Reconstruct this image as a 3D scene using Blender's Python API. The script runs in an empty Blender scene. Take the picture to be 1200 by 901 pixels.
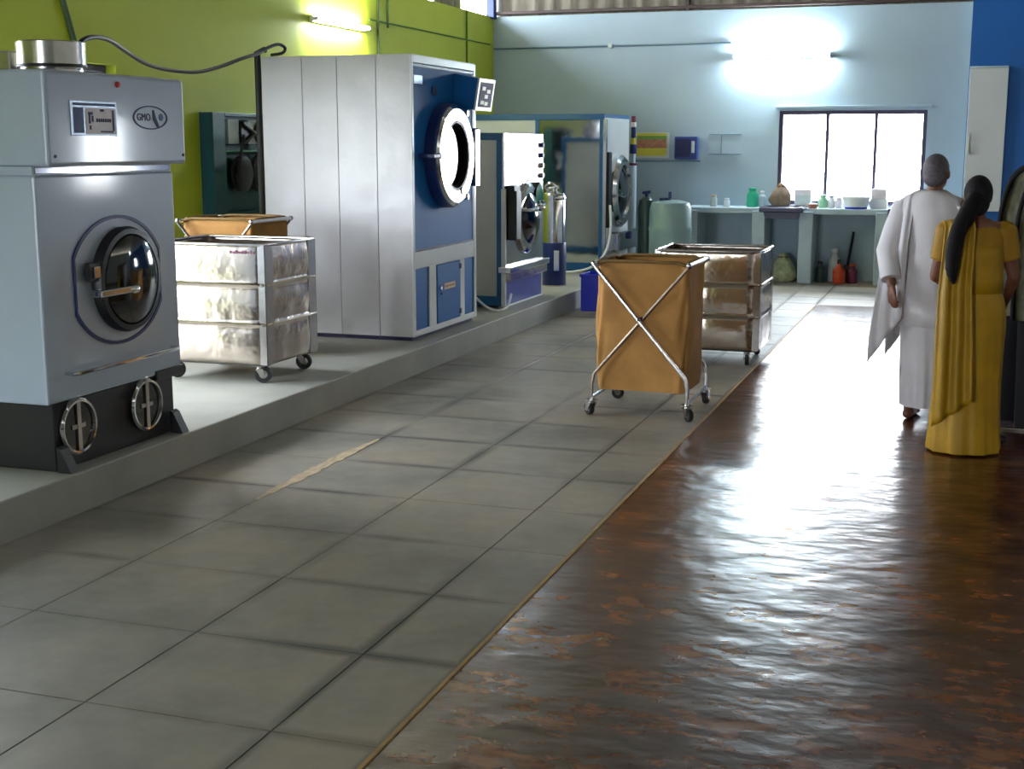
import bpy, bmesh, math, random
from mathutils import Vector, Matrix
random.seed(7)
scene = bpy.context.scene
COL = scene.collection
PI = math.pi

# ------------------------------------------------------------------ camera
FPX = 1560.0; EYE = 1.7; VPX, VPY = 1140.0, 170.0
_d = Vector((VPX - 600.0, VPY - 450.5, FPX)).normalized()
_u = Vector((0, -1.0, _d.y / _d.z)).normalized()
_x = _d.cross(_u)
if _x.x < 0: _x = -_x
ROT = Matrix((_x, _d, _u))                       # world = ROT @ (image right, down, forward)
def at_y(px, py, Y):
    v = ROT @ Vector((px - 600.0, py - 450.5, FPX)); k = Y / v.y
    return Vector((v.x * k, Y, EYE + v.z * k))
cam_d = bpy.data.cameras.new('camera'); cam = bpy.data.objects.new('camera', cam_d); COL.objects.link(cam)
m3 = ROT @ Matrix(((1, 0, 0), (0, -1, 0), (0, 0, -1)))
cam.matrix_world = Matrix.Translation((0, 0, EYE)) @ m3.to_4x4()
cam_d.sensor_fit = 'HORIZONTAL'; cam_d.sensor_width = 36.0; cam_d.lens = FPX / 1200.0 * 36.0
cam_d.clip_start = 0.05; cam_d.clip_end = 300
scene.camera = cam

# ------------------------------------------------------------------ daylight and exposure
world = bpy.data.worlds.new('overcast_sky'); scene.world = world; world.use_nodes = True
bg = world.node_tree.nodes['Background']
bg.inputs['Color'].default_value = (0.86, 0.93, 1.0, 1); bg.inputs['Strength'].default_value = 9.0
scene.view_settings.view_transform = 'Standard'; scene.view_settings.look = 'None'
scene.view_settings.gamma = 1.0; scene.view_settings.use_curve_mapping = False
scene.view_settings.exposure = 2.1
def portal(loc, direction, sx, sy):              # guides sky light through a real opening; emits nothing itself
    l = bpy.data.lights.new('sky_portal', 'AREA'); l.shape = 'RECTANGLE'; l.size = sx; l.size_y = sy
    l.cycles.is_portal = True
    o = bpy.data.objects.new('sky_portal', l); COL.objects.link(o); o.location = loc
    o.rotation_euler = Vector(direction).to_track_quat('-Z', 'Y').to_euler()

# ------------------------------------------------------------------ materials
def lin(c):
    return tuple((v / 12.92 if v <= 0.04045 else ((v + 0.055) / 1.055) ** 2.4) for v in [q / 255.0 for q in c]) + (1.0,)
def nmat(name):
    m = bpy.data.materials.new(name); m.use_nodes = True
    nt = m.node_tree
    return m, nt, nt.nodes['Principled BSDF']
def noise(nt, scale, detail=3.0, rough=0.55, coord='Object', stretch=None):
    if coord == 'Position':
        src = nt.nodes.new('ShaderNodeNewGeometry').outputs['Position']
    else:
        src = nt.nodes.new('ShaderNodeTexCoord').outputs[coord]
    if stretch:
        mp = nt.nodes.new('ShaderNodeMapping'); mp.inputs['Scale'].default_value = stretch
        nt.links.new(src, mp.inputs['Vector']); src = mp.outputs['Vector']
    n = nt.nodes.new('ShaderNodeTexNoise'); n.inputs['Scale'].default_value = scale
    n.inputs['Detail'].default_value = detail; n.inputs['Roughness'].default_value = rough
    nt.links.new(src, n.inputs['Vector'])
    return n
def ramp(nt, fac, stops):
    r = nt.nodes.new('ShaderNodeValToRGB'); e = r.color_ramp.elements
    e[0].position, e[0].color = stops[0]; e[1].position, e[1].color = stops[-1]
    for p, c in stops[1:-1]:
        k = e.new(p); k.color = c
    nt.links.new(fac, r.inputs['Fac']); return r
def mathn(nt, op, a, b=None):
    n = nt.nodes.new('ShaderNodeMath'); n.operation = op
    for i, v in enumerate((a, b)):
        if v is None: continue
        if isinstance(v, (int, float)): n.inputs[i].default_value = v
        else: nt.links.new(v, n.inputs[i])
    return n.outputs[0]
def bump(nt, b, h, strength, dist=0.01):
    n = nt.nodes.new('ShaderNodeBump'); n.inputs['Strength'].default_value = strength
    n.inputs['Distance'].default_value = dist
    nt.links.new(h, n.inputs['Height']); nt.links.new(n.outputs['Normal'], b.inputs['Normal'])
def mat(name, rgb, rough=0.5, metal=0.0, var=0.12, scale=4.0, bmp=0.0, bscale=30.0, coat=0.0, spec=None, stretch=None, bdist=0.01, coord='Object'):
    m, nt, b = nmat(name)
    c = lin(rgb)
    n = noise(nt, scale, 4, stretch=stretch, coord=coord)
    lo = tuple(max(0, v * (1 - var)) for v in c[:3]) + (1,); hi = tuple(min(1, v * (1 + var)) for v in c[:3]) + (1,)
    r = ramp(nt, n.outputs['Fac'], [(0.3, lo), (0.7, hi)])
    nt.links.new(r.outputs['Color'], b.inputs['Base Color'])
    b.inputs['Roughness'].default_value = rough; b.inputs['Metallic'].default_value = metal
    if coat: b.inputs['Coat Weight'].default_value = coat; b.inputs['Coat Roughness'].default_value = 0.08
    if spec is not None: b.inputs['Specular IOR Level'].default_value = spec
    if bmp:
        n2 = noise(nt, bscale, 3, stretch=stretch, coord=coord); bump(nt, b, n2.outputs['Fac'], bmp, bdist)
    return m
def glass_mat(name, tint=(1, 1, 1, 1)):
    m = bpy.data.materials.new(name); m.use_nodes = True; nt = m.node_tree; nt.nodes.clear()
    o = nt.nodes.new('ShaderNodeOutputMaterial'); mx = nt.nodes.new('ShaderNodeMixShader')
    t = nt.nodes.new('ShaderNodeBsdfTransparent'); g = nt.nodes.new('ShaderNodeBsdfGlossy'); f = nt.nodes.new('ShaderNodeFresnel')
    f.inputs['IOR'].default_value = 1.45; t.inputs['Color'].default_value = tint; g.inputs['Roughness'].default_value = 0.02
    nt.links.new(f.outputs[0], mx.inputs[0]); nt.links.new(t.outputs[0], mx.inputs[1]); nt.links.new(g.outputs[0], mx.inputs[2])
    nt.links.new(mx.outputs[0], o.inputs['Surface']); return m
def lamp_mat(name, col, strength):
    m = bpy.data.materials.new(name); m.use_nodes = True; nt = m.node_tree; nt.nodes.clear()
    o = nt.nodes.new('ShaderNodeOutputMaterial'); e = nt.nodes.new('ShaderNodeEmission')
    e.inputs['Color'].default_value = col; e.inputs['Strength'].default_value = strength
    nt.links.new(e.outputs[0], o.inputs['Surface']); return m

M = {}
M['wall_blue'] = mat('pale_blue_wall_paint', (166, 186, 200), 0.75, var=0.05, scale=1.2, bmp=0.1, bscale=40, coord='Position')
M['wall_green'] = mat('lime_green_wall_paint', (176, 190, 44), 0.6, var=0.06, scale=1.0, bmp=0.1, bscale=40, coord='Position')
M['wall_deep'] = mat('deep_blue_wall_paint', (10, 92, 172), 0.55, var=0.08, scale=1.5, coord='Position')
M['wall_plain'] = mat('off_white_wall_paint', (186, 192, 190), 0.8, var=0.06, scale=1.0, coord='Position')
M['sheet'] = mat('roof_sheet', (150, 142, 130), 0.5, 0.1, var=0.3, scale=3.0, coord='Position', stretch=(6, 6, 0.6))
M['dark_steel'] = mat('dark_painted_steel', (62, 44, 44), 0.55, var=0.2, scale=8)
M['post_blue'] = mat('blue_painted_post', (30, 52, 120), 0.5)
M['frame_dark'] = mat('dark_window_frame', (70, 62, 92), 0.5, var=0.15, scale=10)
M['glass'] = glass_mat('window_glass')
M['paint_pale'] = mat('pale_grey_blue_enamel', (172, 186, 204), 0.3, var=0.03, scale=3, bmp=0.03, bscale=5, coat=0.9, bdist=0.02)
M['paint_white'] = mat('white_enamel', (205, 210, 214), 0.32, var=0.04, scale=3, coat=0.2)
M['galv'] = mat('light_grey_sheet_metal', (184, 184, 188), 0.36, 0.2, var=0.06, scale=3, bmp=0.45, bscale=3.0, bdist=0.03)
M['machine_blue'] = mat('bright_blue_enamel', (14, 98, 170), 0.55, var=0.08, scale=4, spec=0.2, bmp=0.05, bscale=3, bdist=0.02)
M['dark_blue'] = mat('deep_navy_blue_plastic', (20, 40, 98), 0.4, var=0.15, scale=8)
M['panel_blue'] = mat('scuffed_blue_panel', (56, 66, 150), 0.35, var=0.3, scale=9, coat=0.2)
M['frame_blue'] = mat('mid_blue_frame_paint', (16, 84, 138), 0.4, var=0.08)
M['black'] = mat('black_paint', (14, 14, 18), 0.45, var=0.25, scale=9)
M['rubber'] = mat('black_rubber', (20, 20, 24), 0.6, var=0.2, scale=20)
M['dark_glass'] = mat('dark_door_glass', (10, 12, 12), 0.06, var=0.2, scale=4, coat=0.6)
M['chrome'] = mat('chrome', (214, 214, 218), 0.09, 1.0, var=0.05, scale=6)
M['steel'] = mat('polished_stainless_sheet', (206, 193, 182), 0.2, 1.0, var=0.08, scale=5, bmp=0.55, bscale=4.5, bdist=0.02)
M['steel_panel'] = mat('mirror_steel_panel', (176, 178, 176), 0.06, 1.0, var=0.04, scale=3, bmp=0.12, bscale=1.6, bdist=0.02)
M['steel_bright'] = mat('bright_brushed_steel', (222, 222, 226), 0.14, 1.0, var=0.04, scale=3, bmp=0.15, bscale=4, bdist=0.01)
M['tube_steel'] = mat('plated_tube', (196, 192, 190), 0.22, 1.0, var=0.1, scale=20)
M['tube_dull'] = mat('dull_steel_tube', (128, 116, 104), 0.4, 1.0, var=0.15, scale=20)
M['canvas'] = mat('brown_canvas', (166, 120, 64), 0.9, var=0.18, scale=5, bmp=0.35, bscale=9, bdist=0.02)
M['canvas_hem'] = mat('canvas_hem', (116, 88, 44), 0.9, var=0.15, scale=9)
M['teal'] = mat('dark_teal_enamel', (10, 72, 84), 0.5, var=0.15, scale=4)
M['green_metal'] = mat('green_strip', (22, 110, 70), 0.5)
M['red'] = mat('red_plastic', (190, 40, 40), 0.4)
M['ink'] = mat('dark_blue_ink', (34, 38, 92), 0.6, var=0.1)
M['ink_soft'] = mat('dull_blue_print', (76, 96, 140), 0.6, var=0.15, scale=30)
M['plate'] = mat('silver_name_plate', (168, 182, 196), 0.28, 0.75, var=0.15, scale=12)
M['plate_light'] = mat('light_name_plate_print', (222, 214, 220), 0.4, var=0.08, scale=30)
M['sticker'] = mat('cream_sticker', (206, 176, 132), 0.6, var=0.15, scale=40)
M['purple'] = mat('dark_violet_base', (52, 40, 92), 0.5)
M['crate_blue'] = mat('royal_blue_plastic', (16, 34, 190), 0.35, var=0.1)
M['drum'] = mat('grey_green_plastic_drum', (124, 150, 152), 0.4, var=0.12, scale=3)
M['drum_dark'] = mat('dark_green_cylinder', (40, 66, 62), 0.4, var=0.2, scale=4)
M['counter'] = mat('whitewashed_counter', (172, 190, 202), 0.7, var=0.08, scale=4)
M['slab_dark'] = mat('dark_stone_counter', (72, 84, 96), 0.5, var=0.2, scale=10)
M['sink'] = mat('dark_sink', (46, 46, 76), 0.4, var=0.15)
M['white_plastic'] = mat('white_plastic', (226, 230, 234), 0.45, var=0.04)
M['green_plastic'] = mat('green_plastic', (30, 170, 132), 0.4)
M['mint'] = mat('pale_green_plastic', (160, 214, 176), 0.4)
M['brown_sack'] = mat('brown_sacking', (120, 100, 84), 0.9, var=0.3, scale=14, bmp=0.5, bscale=20)
M['pale_sack'] = mat('pale_yellow_plastic_sack', (168, 176, 136), 0.6, var=0.35, scale=14, bmp=0.6, bscale=14)
M['orange'] = mat('orange_red_plastic', (196, 74, 40), 0.5, var=0.15)
M['maroon'] = mat('maroon_plastic', (112, 42, 74), 0.5)
M['skin'] = mat('brown_skin', (112, 68, 50), 0.5, var=0.1, scale=12)
M['hair'] = mat('black_hair', (18, 15, 20), 0.75, var=0.4, scale=60, stretch=(1, 1, 0.1), bmp=0.3, bscale=80, spec=0.25)
M['grey_hair'] = mat('grey_hair', (84, 76, 86), 0.6, var=0.3, scale=60)
M['sari'] = mat('mustard_yellow_silk', (166, 126, 6), 0.55, var=0.16, scale=7, bmp=0.15, bscale=30)
M['sari_deep'] = mat('deeper_mustard_cotton', (152, 112, 8), 0.65, var=0.12, scale=7)
M['kurta'] = mat('white_cotton', (206, 202, 208), 0.9, var=0.06, scale=5, bmp=0.15, bscale=12)
M['suit_pattern'] = mat('olive_grey_patterned_cloth', (124, 124, 104), 0.85, var=0.5, scale=26, stretch=(1, 1, 0.4))
M['suit_black'] = mat('black_cloth', (16, 16, 22), 0.9, var=0.3, scale=10)
M['cable'] = mat('black_cable', (16, 16, 20), 0.5)
M['conduit'] = mat('pale_grey_conduit', (104, 130, 146), 0.5)
M['conduit_green'] = mat('green_painted_conduit', (86, 120, 40), 0.6)
M['conduit_dark'] = mat('dark_conduit', (66, 88, 50), 0.6)
M['poster_yellow'] = mat('poster_yellow', (206, 196, 70), 0.6, var=0.1)
M['poster_green'] = mat('poster_green', (112, 160, 76), 0.6)
M['poster_red'] = mat('poster_brick', (178, 120, 96), 0.6, var=0.25, scale=30)
M['poster_blue'] = mat('notice_blue', (40, 62, 132), 0.5, var=0.15, scale=20)
M['poster_white'] = mat('poster_paper', (196, 206, 206), 0.7)
M['trim'] = mat('tan_wood_strip', (176, 140, 86), 0.6, var=0.25, scale=10, stretch=(6, 1, 6))
M['tube_cool'] = lamp_mat('fluorescent_cool', (0.80, 0.95, 1.0, 1), 95.0)
M['tube_warm'] = lamp_mat('fluorescent_white', (0.94, 1.0, 0.88, 1), 95.0)
M['pale_streak'] = mat('pale_tan_streak', (190, 168, 138), 0.85, var=0.25, scale=14, coord='Position', stretch=(3, .8, 1))
M['ground'] = mat('outside_ground', (150, 146, 138), 0.9, var=0.15, scale=1, coord='Position')

def floor_mats():
    # dusty stone slab, dirt gathered along the joints
    m, nt, b = nmat('worn_grey_stone')
    n1 = noise(nt, 1.1, 5, coord='Position'); n2 = noise(nt, 9, 5, 0.65, coord='Position')
    c1 = ramp(nt, n1.outputs['Fac'], [(0.32, lin((118, 116, 108))), (0.5, lin((150, 145, 134))), (0.68, lin((168, 154, 136)))])
    mx = nt.nodes.new('ShaderNodeMix'); mx.data_type = 'RGBA'; mx.blend_type = 'MULTIPLY'; mx.inputs['Factor'].default_value = 0.6
    c2 = ramp(nt, n2.outputs['Fac'], [(0.3, (0.72, 0.72, 0.72, 1)), (0.7, (1, 1, 1, 1))])
    nt.links.new(c1.outputs['Color'], mx.inputs[6]); nt.links.new(c2.outputs['Color'], mx.inputs[7])
    tc = nt.nodes.new('ShaderNodeTexCoord'); sp = nt.nodes.new('ShaderNodeSeparateXYZ'); nt.links.new(tc.outputs['Generated'], sp.inputs[0])
    ex = mathn(nt, 'ABSOLUTE', mathn(nt, 'SUBTRACT', sp.outputs[0], 0.5)); ey = mathn(nt, 'ABSOLUTE', mathn(nt, 'SUBTRACT', sp.outputs[1], 0.5))
    e = mathn(nt, 'MAXIMUM', ex, ey)
    n3 = noise(nt, 2.2, 4, 0.6, coord='Position'); n4 = noise(nt, 0.9, 2, coord='Position')
    e2 = mathn(nt, 'ADD', e, mathn(nt, 'MULTIPLY', mathn(nt, 'SUBTRACT', n3.outputs['Fac'], 0.5), 0.07))
    d = ramp(nt, e2, [(0.425, (0, 0, 0, 1)), (0.48, (1, 1, 1, 1))])
    w = ramp(nt, n4.outputs['Fac'], [(0.42, (0.0, 0.0, 0.0, 1)), (0.62, (0.78, 0.78, 0.78, 1))])
    f = mathn(nt, 'MULTIPLY', d.outputs['Color'], w.outputs['Color'])
    mx2 = nt.nodes.new('ShaderNodeMix'); mx2.data_type = 'RGBA'
    nt.links.new(f, mx2.inputs['Factor']); nt.links.new(mx.outputs[2], mx2.inputs[6]); mx2.inputs[7].default_value = lin((74, 76, 74))
    nt.links.new(mx2.outputs[2], b.inputs['Base Color']); b.inputs['Roughness'].default_value = 0.55
    bump(nt, b, n2.outputs['Fac'], 0.15, 0.004)
    M['slab'] = m
    M['grout'] = mat('dirty_joint_mortar', (92, 90, 84), 0.9, var=0.25, scale=5, coord='Position')
    # cement of the platform
    M['cement'] = mat('smooth_cement', (150, 150, 142), 0.6, var=0.16, scale=1.6, bmp=0.1, bscale=25, coord='Position')
    # glossy brown vinyl sheet
    m, nt, b = nmat('glossy_brown_vinyl')
    n1 = noise(nt, 3.2, 5, 0.65, coord='Position', stretch=(1.0, 1.3, 1)); n2 = noise(nt, 11, 4, 0.6, coord='Position', stretch=(0.7, 1.4, 1))
    s = mathn(nt, 'ADD', mathn(nt, 'MULTIPLY', n1.outputs['Fac'], 0.6), mathn(nt, 'MULTIPLY', n2.outputs['Fac'], 0.4))
    c = ramp(nt, s, [(0.38, lin((34, 17, 13))), (0.5, lin((76, 40, 20))), (0.61, lin((122, 68, 26)))])
    nt.links.new(c.outputs['Color'], b.inputs['Base Color'])
    b.inputs['Roughness'].default_value = 0.24; b.inputs['Specular IOR Level'].default_value = 0.45
    h1 = noise(nt, 5.0, 2, 0.5, coord='Position', stretch=(0.9, 1.2, 1)); h2 = noise(nt, 13, 3, 0.6, coord='Position', stretch=(0.8, 1.2, 1))
    h = mathn(nt, 'ADD', h1.outputs['Fac'], mathn(nt, 'MULTIPLY', h2.outputs['Fac'], 0.22))
    bump(nt, b, h, 0.5, 0.016)
    M['vinyl'] = m
floor_mats()

# ------------------------------------------------------------------ mesh helpers
class G:
    def __init__(s): s.bm = bmesh.new(); s.bev = False; s.round = False
    def box(s, x0, x1, y0, y1, z0, z1, bev=0.0, seg=2, rot=None):
        mt = Matrix.Translation(((x0 + x1) / 2, (y0 + y1) / 2, (z0 + z1) / 2)) @ Matrix.Diagonal((abs(x1 - x0), abs(y1 - y0), abs(z1 - z0), 1))
        if rot is not None:
            mt = rot @ mt
        r = bmesh.ops.create_cube(s.bm, size=1.0, matrix=mt)
        if bev:
            s.bev = True
            es = list({e for v in r['verts'] for e in v.link_edges})
            bmesh.ops.bevel(s.bm, geom=es, offset=bev, segments=seg, profile=0.5, affect='EDGES')
        return s
    def cyl(s, p0, p1, r0, r1=None, seg=20, cap=True):
        p0 = Vector(p0); p1 = Vector(p1); d = p1 - p0
        q = d.to_track_quat('Z', 'Y').to_matrix().to_4x4()
        bmesh.ops.create_cone(s.bm, cap_ends=cap, segments=seg, radius1=r0, radius2=r0 if r1 is None else r1, depth=d.length,
                              matrix=Matrix.Translation((p0 + p1) / 2) @ q)
        return s
    def ball(s, c, r, seg=16, rings=10):
        r = (r, r, r) if isinstance(r, (int, float)) else r
        c = Vector(c); N = s.bm.verts.new; F = s.bm.faces.new
        top = N(c + Vector((0, 0, r[2]))); bot = N(c - Vector((0, 0, r[2])))
        rows = [[N((c.x + r[0] * math.sin(PI * j / rings) * math.cos(2 * PI * i / seg), c.y + r[1] * math.sin(PI * j / rings) * math.sin(2 * PI * i / seg), c.z + r[2] * math.cos(PI * j / rings))) for i in range(seg)] for j in range(1, rings)]
        for i in range(seg):
            k = (i + 1) % seg
            F((top, rows[0][i], rows[0][k])); F((bot, rows[-1][k], rows[-1][i]))
            for a, b in zip(rows, rows[1:]): F((a[i], b[i], b[k], a[k]))
        return s
    def capsule(s, p0, p1, r0, r1):
        s.cyl(p0, p1, r0, r1, 16); s.ball(p0, r0); s.ball(p1, r1); return s
    def lathe(s, prof, c=(0, 0, 0), axis='Z', seg=32, closed=False):
        rings = []; s.round = True
        for r, h in prof:
            ring = []
            for i in range(seg):
                a = 2 * PI * i / seg; u, v = r * math.cos(a), r * math.sin(a)
                p = {'Z': (u, v, h), 'X': (h, u, v), 'Y': (v, h, u)}[axis]
                ring.append(s.bm.verts.new(Vector(c) + Vector(p)))
            rings.append(ring)
        n = len(rings)
        for k in range(n if closed else n - 1):
            a, b = rings[k], rings[(k + 1) % n]
            for i in range(seg):
                j = (i + 1) % seg
                s.bm.faces.new((a[i], a[j], b[j], b[i]))
        if not closed:
            s.bm.faces.new(rings[0][::-1]); s.bm.faces.new(rings[-1])
        return s
    def tube(s, pts, r, seg=8, closed=False, smooth=0):
        pts = [Vector(p) for p in pts]
        if smooth:
            out = []; n = len(pts)
            rng = range(n if closed else n - 1)
            for i in rng:
                if closed: p0, p1, p2, p3 = pts[i - 1], pts[i], pts[(i + 1) % n], pts[(i + 2) % n]
                else: p0, p1, p2, p3 = pts[max(i - 1, 0)], pts[i], pts[i + 1], pts[min(i + 2, n - 1)]
                for k in range(smooth):
                    t = k / smooth
                    out.append(0.5 * (2 * p1 + (p2 - p0) * t + (2 * p0 - 5 * p1 + 4 * p2 - p3) * t * t + (3 * p1 - p0 - 3 * p2 + p3) * t ** 3))
            if not closed: out.append(pts[-1])
            pts = out
        n = len(pts); rings = []; ref = None
        for i, p in enumerate(pts):
            if closed: t = (pts[(i + 1) % n] - pts[i - 1])
            else: t = pts[min(i + 1, n - 1)] - pts[max(i - 1, 0)]
            t.normalize()
            if ref is None:
                ref = t.orthogonal().normalized()
            else:
                ref = (ref - t * ref.dot(t)).normalized()
            w = t.cross(ref)
            rr = r[i * (len(r) - 1) // max(1, n - 1)] if isinstance(r, (list, tuple)) else r
            rings.append([s.bm.verts.new(p + (ref * math.cos(2 * PI * k / seg) + w * math.sin(2 * PI * k / seg)) * rr) for k in range(seg)])
        for k in range(n if closed else n - 1):
            a, b = rings[k], rings[(k + 1) % n]
            for i in range(seg):
                j = (i + 1) % seg; s.bm.faces.new((a[i], a[j], b[j], b[i]))
        if not closed:
            s.bm.faces.new(rings[0][::-1]); s.bm.faces.new(rings[-1])
        return s
    def prism(s, poly, axis, a0, a1):
        def P(u, v, a): return {'X': (a, u, v), 'Y': (u, a, v), 'Z': (u, v, a)}[axis]
        A = [s.bm.verts.new(P(u, v, a0)) for u, v in poly]; B = [s.bm.verts.new(P(u, v, a1)) for u, v in poly]
        s.bm.faces.new(A[::-1]); s.bm.faces.new(B)
        for i in range(len(A)):
            j = (i + 1) % len(A); s.bm.faces.new((A[i], A[j], B[j], B[i]))
        return s
    def ringprism(s, outer, inner, axis, a0, a1):
        def P(u, v, a): return {'X': (a, u, v), 'Y': (u, a, v), 'Z': (u, v, a)}[axis]
        L = [[s.bm.verts.new(P(u, v, a)) for u, v in poly] for poly, a in ((outer, a0), (outer, a1), (inner, a1), (inner, a0))]
        n = len(outer)
        for k in range(4):
            a, b = L[k], L[(k + 1) % 4]
            for i in range(n):
                j = (i + 1) % n; s.bm.faces.new((a[i], a[j], b[j], b[i]))
        return s
    def loft(s, rings, cap=True):
        V = [[s.bm.verts.new(p) for p in r] for r in rings]
        for a, b in zip(V, V[1:]):
            n = len(a)
            for i in range(n):
                j = (i + 1) % n; s.bm.faces.new((a[i], a[j], b[j], b[i]))
        if cap: s.bm.faces.new(V[0][::-1]); s.bm.faces.new(V[-1])
        return s
    def grid(s, fn, nu, nv):
        V = [[s.bm.verts.new(fn(i / nu, j / nv)) for j in range(nv + 1)] for i in range(nu + 1)]
        for i in range(nu):
            for j in range(nv):
                s.bm.faces.new((V[i][j], V[i + 1][j], V[i + 1][j + 1], V[i][j + 1]))
        return s
    def mesh(s, name, ang=35):
        bmesh.ops.recalc_face_normals(s.bm, faces=s.bm.faces[:])
        me = bpy.data.meshes.new(name); s.bm.to_mesh(me); s.bm.free()
        for p in me.polygons: p.use_smooth = True
        if s.bev and not s.round: ang = 12          # keep big flat faces truly flat beside their bevels
        me.set_sharp_from_angle(angle=math.radians(ang))
        return me
    def obj(s, name, m, parent=None, label=None, ang=35, thick=0):
        return link(name, s.mesh(name, ang), m, parent, label, thick)
def link(name, me, m, parent=None, label=None, thick=0):
    if m is not None:
        me.materials.clear(); me.materials.append(M[m])
    o = bpy.data.objects.new(name, me); COL.objects.link(o)
    if parent is not None: o.parent = parent
    if label: o['label'] = label
    if thick:
        md = o.modifiers.new('thickness', 'SOLIDIFY'); md.thickness = thick; md.offset = 0
    return o
def tag(o, label, cat, group=None):
    o['label'] = label; o['category'] = cat
    if group: o['group'] = group
    return o
def thing(name, label, cat, loc, rz=0.0, group=None):
    o = bpy.data.objects.new(name, None); o.empty_display_size = 0.1; COL.objects.link(o)
    o.location = loc; o.rotation_euler = (0, 0, rz)
    return tag(o, label, cat, group)
def struct(o): o['kind'] = 'structure'; return o
def copy_tree(o, parent=None):
    c = o.copy(); COL.objects.link(c); c.parent = parent
    for ch in [q for q in o.children]: copy_tree(ch, c)
    return c
def circ(cu, cv, r, n=40, r2=None):
    return [(cu + r * math.cos(2 * PI * i / n), cv + (r2 or r) * math.sin(2 * PI * i / n)) for i in range(n)]
def wall_mesh(axis, a0, a1, u0, u1, z0, z1, holes):
    us = sorted({u0, u1} | {h[0] for h in holes} | {h[1] for h in holes}); zs = sorted({z0, z1} | {h[2] for h in holes} | {h[3] for h in holes})
    us = [u for u in us if u0 <= u <= u1]; zs = [z for z in zs if z0 <= z <= z1]
    bm = bmesh.new(); cache = {}
    def V(u, z, a):
        k = (round(u, 4), round(z, 4), a)
        if k not in cache: cache[k] = bm.verts.new((a, u, z) if axis == 'X' else (u, a, z))
        return cache[k]
    def solid(i, j):
        if i < 0 or j < 0 or i >= len(us) - 1 or j >= len(zs) - 1: return False
        cu, cz = (us[i] + us[i + 1]) / 2, (zs[j] + zs[j + 1]) / 2
        return not any(h[0] < cu < h[1] and h[2] < cz < h[3] for h in holes)
    for i in range(len(us) - 1):
        for j in range(len(zs) - 1):
            if not solid(i, j): continue
            c = [(us[i], zs[j]), (us[i + 1], zs[j]), (us[i + 1], zs[j + 1]), (us[i], zs[j + 1])]
            for a in (a0, a1): bm.faces.new([V(u, z, a) for u, z in c])
            for k, (di, dj) in enumerate(((0, -1), (1, 0), (0, 1), (-1, 0))):
                if not solid(i + di, j + dj):
                    p, q = c[k], c[(k + 1) % 4]
                    bm.faces.new((V(*p, a0), V(*q, a0), V(*q, a1), V(*p, a1)))
    g = G(); g.bm.free(); g.bm = bm; return g

# ------------------------------------------------------------------ the setting
XL, XR, YB, YR = -6.23, 6.6, 17.5, -5.0           # left wall, right wall, back wall, rear wall behind the viewer
EDGE_X, PLAT_X, PLAT_Z = -1.50, -3.87, 0.19
WT = 3.40
g = G(); g.box(XL, XR, YR, YB, -0.15, -0.004); floor = struct(g.obj('floor', 'grout'))
slab_x = [PLAT_X, -3.20, -2.51, -1.86, EDGE_X - 0.012]
slab_y = [2.62 + 0.637 * k for k in range(-2, 24)]
slab_y = [y for y in slab_y if y < YB] + [YB]
cache = {}
def slab(x0, x1, y0, y1):
    k = (round(x1 - x0, 3), round(y1 - y0, 3))
    if k not in cache:
        q = G(); q.box(-k[0] / 2 + .002, k[0] / 2 - .002, -k[1] / 2 + .002, k[1] / 2 - .002, -0.02, 0, 0.0015, 1); cache[k] = q.mesh('slab')
    o = link('slab', cache[k], 'slab', floor); o.location = ((x0 + x1) / 2, (y0 + y1) / 2, random.uniform(-0.0004, 0.0))
for y0, y1 in zip(slab_y, slab_y[1:]):
    for x0, x1 in zip(slab_x, slab_x[1:]): slab(x0, x1, y0, y1)
VINYL_Y1 = 14.6
rnd = random.Random(4); left, right = [], []       # ragged pale tan streak laid along one long joint
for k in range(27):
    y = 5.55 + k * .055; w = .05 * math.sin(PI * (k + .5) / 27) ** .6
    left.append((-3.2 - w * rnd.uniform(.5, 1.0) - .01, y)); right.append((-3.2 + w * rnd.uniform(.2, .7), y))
g = G(); g.prism(left + right[::-1], 'Z', -.002, .0016); g.obj('joint_streak', 'pale_streak', floor, 'pale tan streak along a joint')
for i in range(12):                                # slabs carry on beyond the end of the vinyl
    for y0, y1 in ((14.61, 15.3), (15.3, 16.0), (16.0, 16.7), (16.7, YB)):
        slab(EDGE_X + 0.68 * i, min(EDGE_X + 0.68 * (i + 1), XR), y0, y1)
g = G(); g.box(EDGE_X, 3.4, YR + .1, VINYL_Y1, -0.004, 0.003)
vinyl = tag(g.obj('vinyl_sheet', 'vinyl'), 'glossy dark brown mottled vinyl sheet laid over the stone floor', 'floor covering')
g = G(); g.box(EDGE_X - 0.012, EDGE_X + 0.004, YR + .1, VINYL_Y1, -0.004, 0.008, 0.002, 1); struct(g.obj('trim_1', 'trim'))
g = G(); g.box(XL, PLAT_X, YR + .1, YB, -0.01, PLAT_Z, 0.008, 2); struct(g.obj('floor_platform', 'cement'))

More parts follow.
